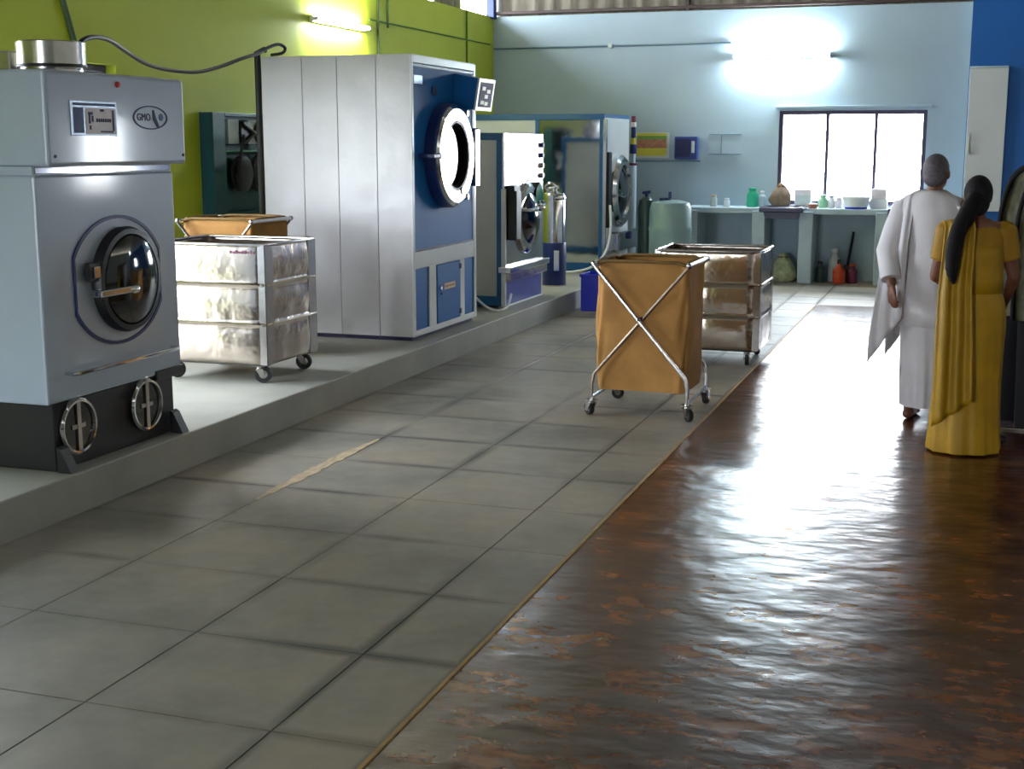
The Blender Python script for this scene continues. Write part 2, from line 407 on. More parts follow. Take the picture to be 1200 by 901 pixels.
WIN1 = (-2.36, -0.55, 0.95, 2.13)
WIN2 = (4.2, 4.95, 0.95, 2.13)
DOOR1 = (4.85, 6.05, PLAT_Z, 2.3)
WIN4 = (6.5, 8.9, 0.85, 2.3)
VENT = (11.5, 15.6, WT, 4.05); VENT2 = (16.55, 17.35, WT, 4.05)
ENTR = (-4.8, -3.0, 0.19, 2.5)
struct(wall_mesh('Y', YB, YB + .2, XL - .25, -0.09, -0.1, WT, [WIN1]).obj('wall_back', 'wall_blue'))
g = G(); g.box(-0.09, 0.11, YB - .2, YB + .2, -.1, WT); struct(g.obj('wall_return', 'wall_blue'))
struct(wall_mesh('Y', YB - .4, YB - .2, -0.09, XR + .2, -0.1, WT, [WIN2]).obj('wall_partition', 'wall_deep'))
struct(wall_mesh('X', XL - .25, XL, YR - .2, YB, -0.1, WT, [DOOR1, WIN4]).obj('wall_left', 'wall_green'))
struct(wall_mesh('X', XR, XR + .2, YR - .2, YB - .4, -0.1, WT + .6, []).obj('wall_right', 'wall_plain'))
struct(wall_mesh('Y', YR - .2, YR, XL - .25, XR + .2, -0.1, 6.2, [ENTR]).obj('wall_rear', 'wall_plain'))
# cladding above the masonry: ribbed sheets
def ribbed(name, p0, p1, z0, z1, pitch, depth, nrm):
    p0 = Vector(p0); p1 = Vector(p1); L = (p1 - p0).length; n = int(L / pitch) * 4; t = (p1 - p0) / L
    q = G()
    q.grid(lambda u, v: p0 + t * (L * u) + Vector(nrm) * (depth * (1 if (round(u * n) % 4) in (1, 2) else 0)) + Vector((0, 0, z0 + (z1 - z0) * v)), n, 1)
    return q.obj(name, 'sheet', thick=0.004)
struct(ribbed('wall_gable', (XL, YB + .08, 0), (XR, YB + .08, 0), WT, 6.3, 0.24, 0.03, (0, -1, 0)))
struct(ribbed('wall_cladding', (XL - .1, YR, 0), (XL - .1, 11.5, 0), WT, 4.3, 0.24, 0.03, (1, 0, 0)))
struct(ribbed('wall_eave', (XL - .1, 15.6, 0), (XL - .1, 16.55, 0), WT, 4.3, 0.2, 0.03, (1, 0, 0)))
g = G(); g.box(XL + .03, XR - .1, YB - .03, YB + .03, 3.425, 3.465, 0.004, 1); struct(g.obj('trim_2', 'dark_steel'))
g = G(); g.box(-3.60, -3.55, YB - .02, YB + .04, WT, 5.0, 0.004, 1); struct(g.obj('trim_3', 'dark_steel'))
g = G(); g.box(XL - .06, XL + .05, YB - .12, YB, WT - .03, 4.4, 0.005, 1); struct(g.obj('trim_4', 'post_blue'))
# roof: two ribbed slopes
def slope(name, xa, za, xb, zb):
    q = G(); n = 60
    L = Vector((xb - xa, 0, zb - za)); up = Vector((-(zb - za), 0, xb - xa)).normalized()
    y0, y1 = YR - .4, YB + .4; k = 120
    q.grid(lambda u, v: Vector((xa, y0 + (y1 - y0) * u, za)) + L * v + up * (0.03 if (round(u * k) % 4) in (1, 2) else 0), k, 1)
    return q.obj(name, 'sheet', thick=0.005)
struct(slope('ceiling', XL - .9, 4.05, 0.2, 6.1)); struct(slope('ceiling_slope', 0.2, 6.1, XR + .9, 4.05))
g = G(); g.box(-60, XL - .25, -60, 60, -0.2, -0.08); g.box(XR + .2, 60, -60, 60, -.2, -.08); g.box(XL - .25, XR + .2, YB + .2, 60, -.2, -.08); g.box(XL - .25, XR + .2, -60, YR - .2, -.2, -.08)
struct(g.obj('ground', 'ground'))

def window(n, axis, a0, a1, h, nm, mull=None, lip=0.0):
    cu, cz = (h[0] + h[1]) / 2, h[2]
    mid = (a0 + a1) / 2
    e = bpy.data.objects.new('window_%d' % n, None); COL.objects.link(e); e.location = (mid, cu, cz) if axis == 'X' else (cu, mid, cz); struct(e)
    W, H = h[1] - h[0], h[3] - h[2]
    def B(q, u0, u1, b0, b1, z0, z1, bev=0.004):
        if axis == 'X': q.box(b0, b1, u0, u1, z0, z1, bev, 1)
        else: q.box(u0, u1, b0, b1, z0, z1, bev, 1)
    t = 0.05; q = G()
    B(q, -W / 2, W / 2, -.04, .04, 0, t); B(q, -W / 2, W / 2, -.04, .04, H - t, H); B(q, -W / 2, -W / 2 + t, -.04, .04, t, H - t); B(q, W / 2 - t, W / 2, -.04, .04, t, H - t)
    q.obj('window_frame', 'frame_dark', e)
    mull = mull or [W * (k + 1) / nm - W / 2 for k in range(nm - 1)]
    for x in mull:
        q = G(); B(q, x - .02, x + .02, -.035, .035, t, H - t); q.obj('mullion', 'frame_dark', e)
    xs = [-W / 2] + mull + [W / 2]
    for x0, x1 in zip(xs, xs[1:]):
        q = G(); B(q, x0 + .02, x1 - .02, -.003, .003, t - .01, H - t + .01, 0); q.obj('pane', 'glass', e)
    return e
c1 = (WIN1[0] + WIN1[1]) / 2
window(1, 'Y', YB, YB + .16, WIN1, 3, [-1.756 - c1, -1.16 - c1])
window(2, 'Y', YB - .4, YB - .2, WIN2, 1)
dd = bpy.data.objects.new('door_1', None); COL.objects.link(dd); dd.location = (XL - .12, (DOOR1[0] + DOOR1[1]) / 2, PLAT_Z); struct(dd)
for s_ in (-1, 1):
    q = G(); q.box(-.05, .05, s_ * .6, s_ * .54, 0, 2.11, .004, 1); q.obj('door_jamb', 'frame_dark', dd)
q = G(); q.box(-.05, .05, -.54, .54, 2.05, 2.11, .004, 1); q.obj('door_lintel', 'frame_dark', dd)
window(3, 'X', XL - .25, XL, WIN4, 4)
g = G(); g.box(WIN1[0] - .04, WIN1[1] + .04, YB - .05, YB, WIN1[3] + .03, WIN1[3] + .06, 0.004, 1); struct(g.obj('trim_5', 'wall_blue'))
portal(((WIN1[0] + WIN1[1]) / 2, YB + .22, 1.54), (0, -1, 0), 1.8, 1.2)
portal(((WIN2[0] + WIN2[1]) / 2, YB - .18, 1.54), (0, -1, 0), .75, 1.2)
portal((XL - .27, (DOOR1[0] + DOOR1[1]) / 2, 1.245), (1, 0, 0), 1.2, 2.11)
portal((XL - .27, (WIN4[0] + WIN4[1]) / 2, 1.52), (1, 0, 0), 2.3, 1.4)
portal((XL - .27, 13.55, 3.73), (1, 0, 0), 4.1, .66)
portal((XL - .27, 16.95, 3.73), (1, 0, 0), .8, .66)
portal(((ENTR[0] + ENTR[1]) / 2, YR - .22, 1.55), (0, 1, 0), 1.8, 2.3)

# ------------------------------------------------------------------ castors, carts, canvas trolleys
def castor(parent, x, y, z0, ztop, swivel=0.0, r=0.055):
    R3 = Matrix.Translation((x, y, 0)) @ Matrix.Rotation(swivel, 4, 'Z')
    q = G(); off = 0.022
    q.box(-.035, .035, -.03, .03, ztop - .006, ztop, 0, rot=R3)
    q.cyl(R3 @ Vector((0, 0, ztop - .02)), R3 @ Vector((0, 0, ztop - .006)), .02, seg=14)
    for s in (-1, 1):
        A = [(-.026, ztop - .02), (.026, ztop - .02), (off + .014, z0 + r - .012), (off - .014, z0 + r - .012)]
        y0 = s * .021
        P = [R3 @ Vector((u, y0, v)) for u, v in A] + [R3 @ Vector((u, y0 + s * .004, v)) for u, v in A]
        V = [q.bm.verts.new(p) for p in P]
        for f in ((0, 1, 2, 3), (7, 6, 5, 4), (0, 4, 5, 1), (1, 5, 6, 2), (2, 6, 7, 3), (3, 7, 4, 0)): q.bm.faces.new([V[i] for i in f])
    q.box(-.026, .026, -.025, .025, ztop - .024, ztop - .018, 0, rot=R3)
    q.cyl(R3 @ Vector((off, -.028, z0 + r)), R3 @ Vector((off, .028, z0 + r)), .007, seg=10)
    c = q.obj('castor', 'tube_steel', parent)
    w = G(); prof = [(r * .55, -.015), (r * .93, -.015), (r, -.008), (r, .008), (r * .93, .015), (r * .55, .015)]
    w.lathe(prof, (0, 0, 0), 'Y', 28, closed=True)
    for v in w.bm.verts: v.co = R3 @ (v.co + Vector((off, 0, z0 + r)))
    tyre = w.obj('tyre', 'rubber', c)
    w = G(); w.lathe([(r * .2, -.013), (r * .56, -.009), (r * .56, .009), (r * .2, .013)], (0, 0, 0), 'Y', 24)
    for v in w.bm.verts: v.co = R3 @ (v.co + Vector((off, 0, z0 + r)))
    w.obj('hub', 'tube_steel', c)

def steel_cart(loc, label, rz=0.0, swivels=(0.6, 0.2, 0.3, 0.25), lettering=False):
    t = thing('steel_laundry_cart', label, 'cart', loc, rz, 'steel laundry carts')
    W, D, z0, z1 = .82, .68, .125, .89
    hx, hy = W / 2, D / 2
    def panel(u0, u1, axis, a, name):
        # sheet with two rolled ribs pressed across it
        q = G(); n = 24
        sgn = 1 if a > 0 else -1
        def prof(v):
            d = 0.0
            for c in (.34, .67):
                d += .012 * math.exp(-((v - c) / .012) ** 2)
            return d
        vs = [0, .04, .08, .12, .16, .2, .24, .28, .305, .322, .332, .34, .348, .358, .38, .42, .46, .5, .54, .58, .62, .652, .662, .67, .678, .688, .705, .74, .78, .82, .86, .90, .94, .97, 1]
        rows = []
        for v in vs:
            row = []
            for i in range(9):
                u = u0 + (u1 - u0) * i / 8; b = a + sgn * (prof(v) + .009 * math.sin(i / 8 * PI) ** .5 * abs(math.sin(v * PI * 3)))
                z = z0 + (z1 - z0) * v
                row.append(q.bm.verts.new((u, b, z) if axis == 'Y' else (b, u, z)))
            rows.append(row)
        for r0, r1 in zip(rows, rows[1:]):
            for i in range(8): q.bm.faces.new((r0[i], r0[i + 1], r1[i + 1], r1[i]))
        return q.obj(name, 'steel', t, ang=50, thick=0.003)
    panel(-hx + .004, hx - .004, 'Y', -hy, 'side_panel'); panel(-hx + .004, hx - .004, 'Y', hy, 'side_panel')
    panel(-hy + .004, hy - .004, 'X', -hx, 'side_panel'); panel(-hy + .004, hy - .004, 'X', hx, 'side_panel')
    q = G(); q.box(-hx, hx, -hy, hy, z0, z0 + .006); q.obj('bottom_panel', 'steel', t)
    for sx in (-1, 1):
        for sy in (-1, 1):
            q = G(); q.box(sx * (hx + .008), sx * (hx - .045), sy * (hy + .006), sy * (hy + .001), z0, z1, .001, 1)
            q.box(sx * (hx + .008), sx * (hx + .003), sy * (hy + .006), sy * (hy - .10), z0, z1, .001, 1)
            q.obj('corner_angle', 'tube_steel', t)
            for zc in (z0 + (z1 - z0) * .34, z0 + (z1 - z0) * .67):
                q = G(); q.cyl((sx * (hx - .022), sy * (hy + .005), zc), (sx * (hx - .022), sy * (hy + .013), zc), .008, seg=10); q.obj('rivet', 'tube_steel', t)
    rim = [(-hx, -hy, z1), (hx, -hy, z1), (hx, hy, z1), (-hx, hy, z1)]
    rr = []
    for i in range(4):
        a = Vector(rim[i]); p = Vector(rim[i - 1]); n = Vector(rim[(i + 1) % 4])
        rr += [a + (p - a).normalized() * .03, a + ((p - a).normalized() + (n - a).normalized()) * .006, a + (n - a).normalized() * .03]
    q = G(); q.tube(rr, .011, 10, closed=True); q.obj('rim', 'tube_steel', t)
    q = G(); q.box(-hx + .02, hx - .02, -hy + .02, -hy + .08, z0 - .012, z0); q.obj('base_bar', 'black', t)
    q = G(); q.box(-hx + .02, hx - .02, hy - .08, hy - .02, z0 - .012, z0); q.obj('base_bar', 'black', t)
    k = 0
    for sx in (-1, 1):
        for sy in (-1, 1):
            castor(t, sx * (hx - .09), sy * (hy - .06), 0, z0 - .012, swivels[k], .055); k += 1
    if lettering:
        q = G()
        for i in range(9):
            x = hx - .24 + i * .021; hh = (.018, .013, .02, .012, .016)[i % 5]
            q.box(x, x + .012, -hy - .0105, -hy - .0065, z1 - .055, z1 - .055 + hh)
        q.obj('lettering', 'maroon', t)
    return t

def canvas_trolley(loc, label, rz=0.0, fold=0.0, tilt=0.0):
    t = thing('canvas_laundry_trolley', label, 'trolley', loc, rz, 'folding canvas trolleys')
    W, D, z0, z1 = .58, .52, .165, .985
    hx, hy = W / 2, D / 2
    # bag: rounded-rectangle loft with sagging sides
    rings = []
    for k in range(15):
        v = k / 14; z = z0 + (z1 - z0) * v; ring = []
        N = 64
        for i in range(N):
            a = 2 * PI * i / N
            ca, sa = math.cos(a), math.sin(a)
            e = 0.16
            x = hx * math.copysign(abs(ca) ** e, ca); y = hy * math.copysign(abs(sa) ** e, sa)
            bulge = 1 + .03 * math.sin(v * PI) - .02 * (1 - v)
            w = .006 * math.sin(a * 5 + v * 6) + .005 * math.sin(a * 9 - v * 11 + 1)
            ring.append((x * bulge + w * ca, y * bulge + w * sa, z - (.02 * math.sin(a * 2) ** 2 if k == 14 else 0)))
        rings.append(ring)
    q = G(); q.loft(rings, cap=False); q.bm.verts.ensure_lookup_table()
    q.bm.faces.new([q.bm.verts[i] for i in range(64)][::-1])
    q.obj('canvas_bag', 'canvas', t, ang=60, thick=.004)
    q = G(); q.tube([Vector(p) for p in rings[-1]][::2], .012, 8, closed=True); q.obj('bag_hem', 'canvas_hem', t)
    for sx in (-1, 1):                        # fabric sleeves over the two top rails
        q = G(); q.tube([(sx * (hx + .012), -hy - .03, z1 - .015), (sx * (hx + .012), hy + .03, z1 - .015)], .014, 10); q.obj('top_rail', 'tube_steel', t)
        for sy in (-1, 1):
            q = G(); q.ball((sx * (hx + .012), sy * (hy + .035), z1 - .015), .019, 12, 8); q.obj('rail_cap', 'chrome', t)
        q = G(); q.tube([(sx * (hx + .02), -hy - .04, .115), (sx * (hx + .02), hy + .04, .115)], .011, 8); q.obj('bottom_rail', 'tube_steel', t)
    zb = .27
    for sy in (-1, 1):
        for sx, dy in ((-1, .052), (1, .028)):
            y = sy * (hy + dy)
            q = G(); q.tube([(sx * (hx + .012), y, z1 - .02), (-sx * (hx + .005), y, zb), (-sx * (hx + .02), y, .20), (-sx * (hx + .02), y, .10)], .0145 if sx < 0 else .010, 10)
            q.obj('cross_tube', 'tube_steel' if sx < 0 else 'tube_dull', t)
        q = G(); q.cyl((0, sy * (hy + .012), .63), (0, sy * (hy + .068), .63), .012, seg=12); q.obj('pivot_bolt', 'dark_steel', t)
    k = 0
    for sx in (-1, 1):
        for sy in (-1, 1):
            castor(t, sx * (hx + .02), sy * (hy + .04), 0, .105, (2.4, .4, -.9, 1.4)[k], .042); k += 1
    return t

steel_cart((-4.59, 7.77, PLAT_Z), 'polished steel laundry cart on the raised platform between two dryers', 0.0, lettering=True)
steel_cart((-1.90, 10.62, 0.0), 'polished steel laundry cart on the stone floor behind a brown canvas trolley', 0.0, (0.3, 1.0, 1.7, 2.0))
canvas_trolley((-1.905, 8.37, 0.0), 'brown canvas trolley with crossed steel tubes standing on the stone floor', 0.0)
canvas_trolley((-5.13, 8.72, PLAT_Z), 'brown canvas trolley half hidden behind the steel cart on the platform', 0.0)

# ------------------------------------------------------------------ machine with the header box
def dryer_with_header():
    fx = -3.965; y0, y1 = 5.01, 6.12
    t = thing('drying_tumbler', 'pale grey laundry machine with overhanging header, dark porthole and black plinth', 'laundry machine', (fx, (y0 + y1) / 2, PLAT_Z))
    hy = (y1 - y0) / 2; yc = (y0 + y1) / 2
    dp = -1.35
    Z = lambda z: z - PLAT_Z
    Y = lambda y: y - yc
    g = G(); g.box(dp + .06, -.012, -hy + .05, hy - .07, 0, Z(.515), .006, 1); g.obj('plinth', 'black', t)
    for yy in (-hy + .07, hy - .10):
        q = G(); q.prism([(0, 0), (.075, 0), (.06, .03), (.02, .11), (0, .12)], 'Y', yy - .03, yy + .03); q.obj('plinth_foot', 'black', t)
    g = G(); g.box(dp, 0, -hy, hy, Z(.515), Z(1.566), .012, 2); g.obj('body', 'paint_pale', t)
    g = G(); g.box(dp + .01, -.012, -hy + .004, hy - .004, Z(1.566), Z(1.605)); g.obj('neck', 'paint_pale', t)
    g = G(); g.box(-.014, -.006, -hy + .02, hy - .02, Z(1.572), Z(1.60), .002, 1); g.obj('neck_strip', 'chrome', t)
    for yy in (-hy + .17, 0.02, hy - .2):
        q = G(); q.cyl((-.022, yy, Z(1.585)), (-.012, yy, Z(1.585)), .008, seg=10); q.obj('screw', 'ink', t)
    hf = .085
    g = G(); g.box(dp, hf, -hy, hy, Z(1.605), Z(2.033), .018, 3); hd = g.obj('header', 'paint_pale', t)
    for yy, zz in ((-hy + .045, 1.65), (hy - .03, 1.65)):
        q = G(); q.cyl((hf - .002, yy, Z(zz)), (hf + .004, yy, Z(zz)), .008, seg=10); q.obj('screw', 'ink', hd)
    # name plate
    a0, a1, b0, b1 = Y(5.175), Y(5.53), Z(1.742), Z(1.902)
    q = G(); q.box(hf - .001, hf + .004, a0, a1, b0, b1, .002, 1); pl = q.obj('name_plate', 'plate', hd)
    def mark(x0, x1, z0_, z1_, m, h=.0055):
        w, hh = a1 - a0, b1 - b0
        q = G(); q.box(hf + .003, hf + h, a0 + w * x0, a0 + w * x1, b0 + hh * z0_, b0 + hh * z1_); return q.obj('plate_print', m, hd)
    mark(.06, .96, .86, .93, 'ink_soft'); mark(.06, .27, .08, .8, 'ink_soft'); mark(.31, .96, .05, .8, 'plate_light')
    for x0, x1, z0_, z1_ in ((.36, .46, .6, .68), (.37, .41, .35, .6), (.43, .47, .4, .58), (.62, .70, .70, .77), (.88, .92, .15, .75), (.38, .42, .18, .3)):
        mark(x0, x1, z0_, z1_, 'ink', .0065)
    for k in range(7): mark(.53 + k * .047, .565 + k * .047, .40, .50, 'ink', .0065)
    for k in range(8): mark(.62 + k * .035, .645 + k * .035, .10, .15, 'ink', .0065)
    # oval emblem
    oy, oz = Y(5.81), Z(1.834)
    q = G(); q.ringprism(circ(oy, oz, .148, 48, .058), circ(oy, oz, .138, 48, .052), 'X', hf - .001, hf + .003); em = q.obj('emblem_ring', 'ink', hd)
    cu = bpy.data.curves.new('emblem_text', 'FONT'); cu.body = 'GMO'; cu.size = .05; cu.extrude = .001; cu.align_x = 'CENTER'; cu.align_y = 'CENTER'
    to = bpy.data.objects.new('emblem_text', cu); COL.objects.link(to)
    dg = bpy.context.evaluated_depsgraph_get(); me = bpy.data.meshes.new_from_object(to.evaluated_get(dg)); bpy.data.objects.remove(to)
    te = link('emblem_letters', me, 'ink', hd); te.location = (hf + .002, oy - .058, oz); te.rotation_euler = (PI / 2, 0, PI / 2)
    q = G(); q.prism([(oy + .02, oz + .038), (oy + .032, oz + .036), (oy + .045, oz + .002), (oy + .075, oz - .045), (oy + .055, oz - .046), (oy + .02, oz - .008)], 'X', hf - .001, hf + .003); q.obj('emblem_stroke', 'ink', hd)
    q = G(); q.prism(circ(oy + .092, oz + .004, .018, 16, .018), 'X', hf - .001, hf + .003); q.obj('emblem_dot', 'ink_soft', hd)
    q = G(); q.lathe([(.0, .014), (.013, .012), (.016, 0), (.016, -.004)][::-1], (hf, Y(5.545), Z(1.984)), 'X', 16); q.obj('indicator_lamp', 'red', hd, 'small red indicator lamp')
    # door surround: circle clipped left and right, rubber outline
    dc, dz = Y(5.60), Z(1.045)
    def clipped(rv, half):
        pts = []
        for s in (1, -1):
            a0_ = math.acos(min(1, half / (rv * 1.24)))
            for i in range(19):
                a = a0_ + (PI - 2 * a0_) * i / 18
                pts.append((dc + s * rv * 1.24 * math.cos(a), dz + s * rv * math.sin(a)))
        return pts
    q = G(); q.ringprism(clipped(.318, .355), clipped(.303, .342), 'X', -.001, .008); q.obj('door_gasket', 'dark_blue', t)
    q = G(); q.prism(clipped(.301, .34), 'X', -.001, .004); dr = q.obj('door', 'paint_pale', t)
    gy, gz = Y(5.635), Z(1.045)
    q = G(); q.lathe([(.258, .0), (.262, .03), (.25, .055), (.225, .058), (.222, .03)], (0, gy, gz), 'X', 48); q.obj('porthole_rim', 'black', dr)
    q = G(); q.lathe([(.228, .03), (.215, .058), (.16, .078), (.08, .088), (.002, .09)], (0, gy, gz), 'X', 48); q.obj('porthole_glass', 'dark_glass', dr)
    q = G(); q.box(.02, .045, Y(5.31), Y(5.40), Z(1.06), Z(1.15), .004, 1); q.obj('latch_block', 'black', dr)
    q = G(); q.box(.044, .056, Y(5.335), Y(5.385), Z(1.075), Z(1.13), .003, 1); q.obj('latch_button', 'chrome', dr)
    q = G(); q.box(.03, .095, Y(5.33), Y(5.60), Z(.985), Z(1.02), .008, 2); q.obj('hinge_arm', 'chrome', dr)
    q = G(); q.ball((.09, Y(5.60), Z(1.0)), (.02, .04, .022)); q.obj('door_knob', 'chrome', dr)
    # towel bar
    q = G(); q.tube([(.0, Y(5.15), Z(.645)), (.045, Y(5.15), Z(.645)), (.055, Y(5.19), Z(.645)), (.055, Y(5.99), Z(.645)), (.045, Y(6.03), Z(.645)), (0, Y(6.03), Z(.645))], .010, 8); q.obj('front_bar', 'chrome', t)
    q = G(); q.box(-.02, .012, hy - .25, hy + .004, Z(.49), Z(.54), .004, 1); q.obj('corner_bracket', 'black', t)
    for yy in (5.215, 5.778):
        c = (-.012, Y(yy), Z(.382))
        q = G(); q.lathe([(.135, 0), (.137, .02), (.128, .03), (.118, .028), (.114, .008)], c, 'X', 40); ga = q.obj('round_window', 'chrome', t)
        q = G(); q.lathe([(.118, .006), (.118, .014), (.001, .016)], c, 'X', 40); q.obj('round_window_glass', 'dark_glass', ga)
        q = G(); q.box(c[0] + .012, c[0] + .026, c[1] - .014, c[1] + .014, c[2] - .118, c[2] + .118, .002, 1); q.obj('window_bar', 'tube_steel', ga)
        q = G(); q.box(c[0] + .012, c[0] + .022, c[1] - .05, c[1] + .05, c[2] - .012, c[2] + .012, .002, 1); q.obj('window_bar', 'tube_steel', ga)
    # flue collar and small box on the roof
    fy = Y(5.6)
    q = G(); q.lathe([(.150, Z(2.03)), (.150, Z(2.075)), (.163, Z(2.08)), (.163, Z(2.19)), (.155, Z(2.195)), (.15, Z(2.19)), (.15, Z(2.06))], (-4.285 - fx, fy, 0), 'Z', 40); fl = q.obj('flue_collar', 'tube_steel', t)
    q = G(); q.lathe([(.164, Z(2.072)), (.166, Z(2.078)), (.164, Z(2.086))], (-4.285 - fx, fy, 0), 'Z', 40); q.obj('collar_seal', 'black', fl)
    q = G(); q.box(-4.64 - fx, -4.485 - fx, fy - .06, fy + .06, Z(2.03), Z(2.155), .006, 1); q.obj('junction_box', 'tube_steel', t)
    q = G(); q.box(-4.65 - fx, -4.475 - fx, fy - .07, fy + .07, Z(2.03), Z(2.055), .003, 1); q.obj('box_flange', 'dark_steel', t)
    return t
dryer_with_header()

# ------------------------------------------------------------------ tall blue-fronted dryer
def blue_dryer():
    fx = -4.04; y0, y1 = 9.49, 10.88; yc = (y0 + y1) / 2; bx = -5.31
    t = thing('tumble_dryer', 'tall tumble dryer with grey sheet sides and blue front around a chrome round door', 'tumble dryer', (fx, yc, PLAT_Z))
    Z = lambda z: z - PLAT_Z
    Y = lambda y: y - yc
    hy = (y1 - y0) / 2; d = bx - fx
    g = G(); g.box(d + .03, -.03, -hy + .03, hy - .03, 0, Z(.235), .004, 1); g.obj('base', 'purple', t)
    g = G(); g.box(d + .012, -.012, -hy + .012, hy - .012, Z(.225), Z(2.36)); g.obj('carcass', 'galv', t)
    xs = [d, -4.956 - fx, -4.657 - fx, -4.328 - fx, -.004]
    for a, b in zip(xs, xs[1:]):
        q = G(); q.box(a + .001, b - .001, -hy, -hy + .016, Z(.222), Z(2.368), .003, 1); q.obj('side_panel', 'galv', t)
        q = G(); q.box(a + .001, b - .001, hy - .016, hy, Z(.222), Z(2.368), .003, 1); q.obj('side_panel', 'galv', t)
    g = G(); g.box(d, -.002, -hy, hy, Z(2.36), Z(2.378), .003, 1); g.obj('top_panel', 'galv', t)
    def F(name, m, a, b, z0, z1, x0=-.012, x1=0.0, bev=.003, par=t, label=None):
        q = G(); q.box(x0, x1, a, b, z0, z1, bev, 1); return q.obj(name, m, par, label)
    # white front frame of rails and posts
    F('frame_post', 'paint_white', -hy, -hy + .035, Z(.222), Z(2.37), -.012, .006); F('frame_post', 'paint_white', hy - .05, hy, Z(.222), Z(2.37), -.012, .006)
    F('frame_rail', 'paint_white', -hy + .035, hy - .05, Z(2.315), Z(2.37), -.012, .006); F('frame_rail', 'paint_white', -hy + .035, hy - .05, Z(.75), Z(.885), -.012, .004)
    F('frame_rail', 'paint_white', -hy + .035, hy - .05, Z(.222), Z(.268), -.012, .004)
    F('blue_panel', 'machine_blue', -hy + .035, hy - .05, Z(.885), Z(2.315), -.01, -.002)
    F('panel_seal', 'dark_blue', -hy + .037, hy - .052, Z(2.285), Z(2.312), -.003, .003); F('panel_seal', 'dark_blue', hy - .085, hy - .052, Z(.89), Z(2.285), -.003, .003); F('panel_seal', 'dark_blue', -hy + .037, hy - .052, Z(.887), Z(.905), -.003, .003)
    # lower bay
    pa = -hy + .035; pb = hy - .05; L = pb - pa
    cuts = [pa, pa + .22 * L, pa + .33 * L, pa + .74 * L, pa + .82 * L, pb]
    F('vent_panel', 'machine_blue', cuts[0], cuts[1], Z(.268), Z(.75), -.012, -.006); F('frame_post', 'paint_white', cuts[1], cuts[2], Z(.268), Z(.75), -.012, .004)
    F('frame_post', 'paint_white', cuts[3], cuts[4], Z(.268), Z(.75), -.012, .004); F('vent_panel', 'machine_blue', cuts[4], cuts[5], Z(.268), Z(.75), -.012, -.006)
    ad = F('access_door', 'machine_blue', cuts[2] + .006, cuts[3] - .006, Z(.272), Z(.746), -.012, .01, .005)
    F('warning_sticker', 'sticker', cuts[2] + .15, cuts[2] + .40, Z(.535), Z(.585), .009, .012, 0, ad)
    for k in range(6): F('sticker_print', 'maroon', cuts[2] + .17 + k * .036, cuts[2] + .195 + k * .036, Z(.553), Z(.567), .0115, .0128, 0, ad)
    q = G(); q.cyl((.009, cuts[2] + .06, Z(.56)), (.026, cuts[2] + .06, Z(.56)), .018, seg=14); q.obj('door_lock', 'chrome', ad)
    q = G(); q.cyl((.009, cuts[2] + .09, Z(.51)), (.02, cuts[2] + .09, Z(.51)), .011, seg=12); q.obj('door_lock', 'dark_blue', ad)
    for zz in (.32, .70): F('hinge', 'dark_blue', cuts[3] - .03, cuts[3] + .002, Z(zz) - .022, Z(zz) + .022, .008, .018, .002, ad)
    # round door
    c = (0, Y(10.16), Z(1.615))
    q = G(); q.lathe([(.415, -.004), (.415, .075), (.405, .085), (.285, .085), (.28, .02)], c, 'X', 64); dr = q.obj('loading_door', 'dark_blue', t)
    q = G(); q.lathe([(.272, .03), (.272, .11), (.28, .116), (.375, .116), (.40, .095), (.40, .04)], c, 'X', 64, closed=True); q.obj('door_ring', 'steel_bright', dr, 'bright chrome ring of the door')
    q = G(); q.lathe([(.276, .054), (.276, .064), (.15, .0645), (.002, .065)], c, 'X', 48); q.obj('door_glass', 'dark_glass', dr)
    q = G(); q.lathe([(.2725, .06), (.2725, .112), (.258, .112), (.258, .06)], c, 'X', 48, closed=True); q.obj('inner_seal', 'black', dr)
    q = G(); q.box(.0, .13, Y(9.62), Y(9.80), Z(1.6), Z(1.635), .006, 1); q.obj('hinge_pin', 'dark_blue', dr)
    q = G(); q.box(.105, .135, Y(9.76), Y(10.05), Z(1.592), Z(1.642), .006, 1); q.obj('hinge_strap', 'chrome', dr)
    q = G(); q.box(.0, .125, Y(10.555), Y(10.66), Z(1.36), Z(1.83), .006, 1); q.obj('latch_plate', 'chrome', dr)
    q = G(); q.box(.0, .10, Y(10.66), Y(10.70), Z(1.36), Z(1.84), .004, 1); q.obj('latch_spine', 'dark_blue', dr)
    for zz in (1.28, 1.96, 1.335):
        q = G(); q.cyl((.08, Y(10.16) + (.22 if zz != 1.335 else .1), Z(zz)), (.125, Y(10.16) + (.22 if zz != 1.335 else .1), Z(zz)), .028, seg=16); q.obj('clamp_knob', 'chrome', dr)
    # control box, leaning display facing the aisle
    ya, yb = Y(10.39), Y(10.76)
    q = G(); q.prism([(-.002, Z(2.275)), (.215, Z(2.232)), (.175, Z(1.985)), (-.002, Z(1.995))], 'Y', ya, yb); cb = q.obj('control_box', 'machine_blue', t)
    n = Vector((.247, 0, -.04)).normalized()
    def face(u0, u1, v0, v1, off, name, m):
        q = G(); P = []
        for o in (-.004, off):
            for u, v in ((u0, v0), (u1, v0), (u1, v1), (u0, v1)):
                P.append(q.bm.verts.new(Vector((.175 + .04 * v, ya + (yb - ya) * u, Z(1.985 + .247 * v))) + n * o))
        for f in ((3, 2, 1, 0), (4, 5, 6, 7), (0, 1, 5, 4), (1, 2, 6, 5), (2, 3, 7, 6), (3, 0, 4, 7)): q.bm.faces.new([P[i] for i in f])
        return q.obj(name, m, cb)
    face(-.02, 1.02, -.02, 1.02, .012, 'display_bezel', 'paint_white'); face(.1, .9, .1, .9, .016, 'display', 'ink')
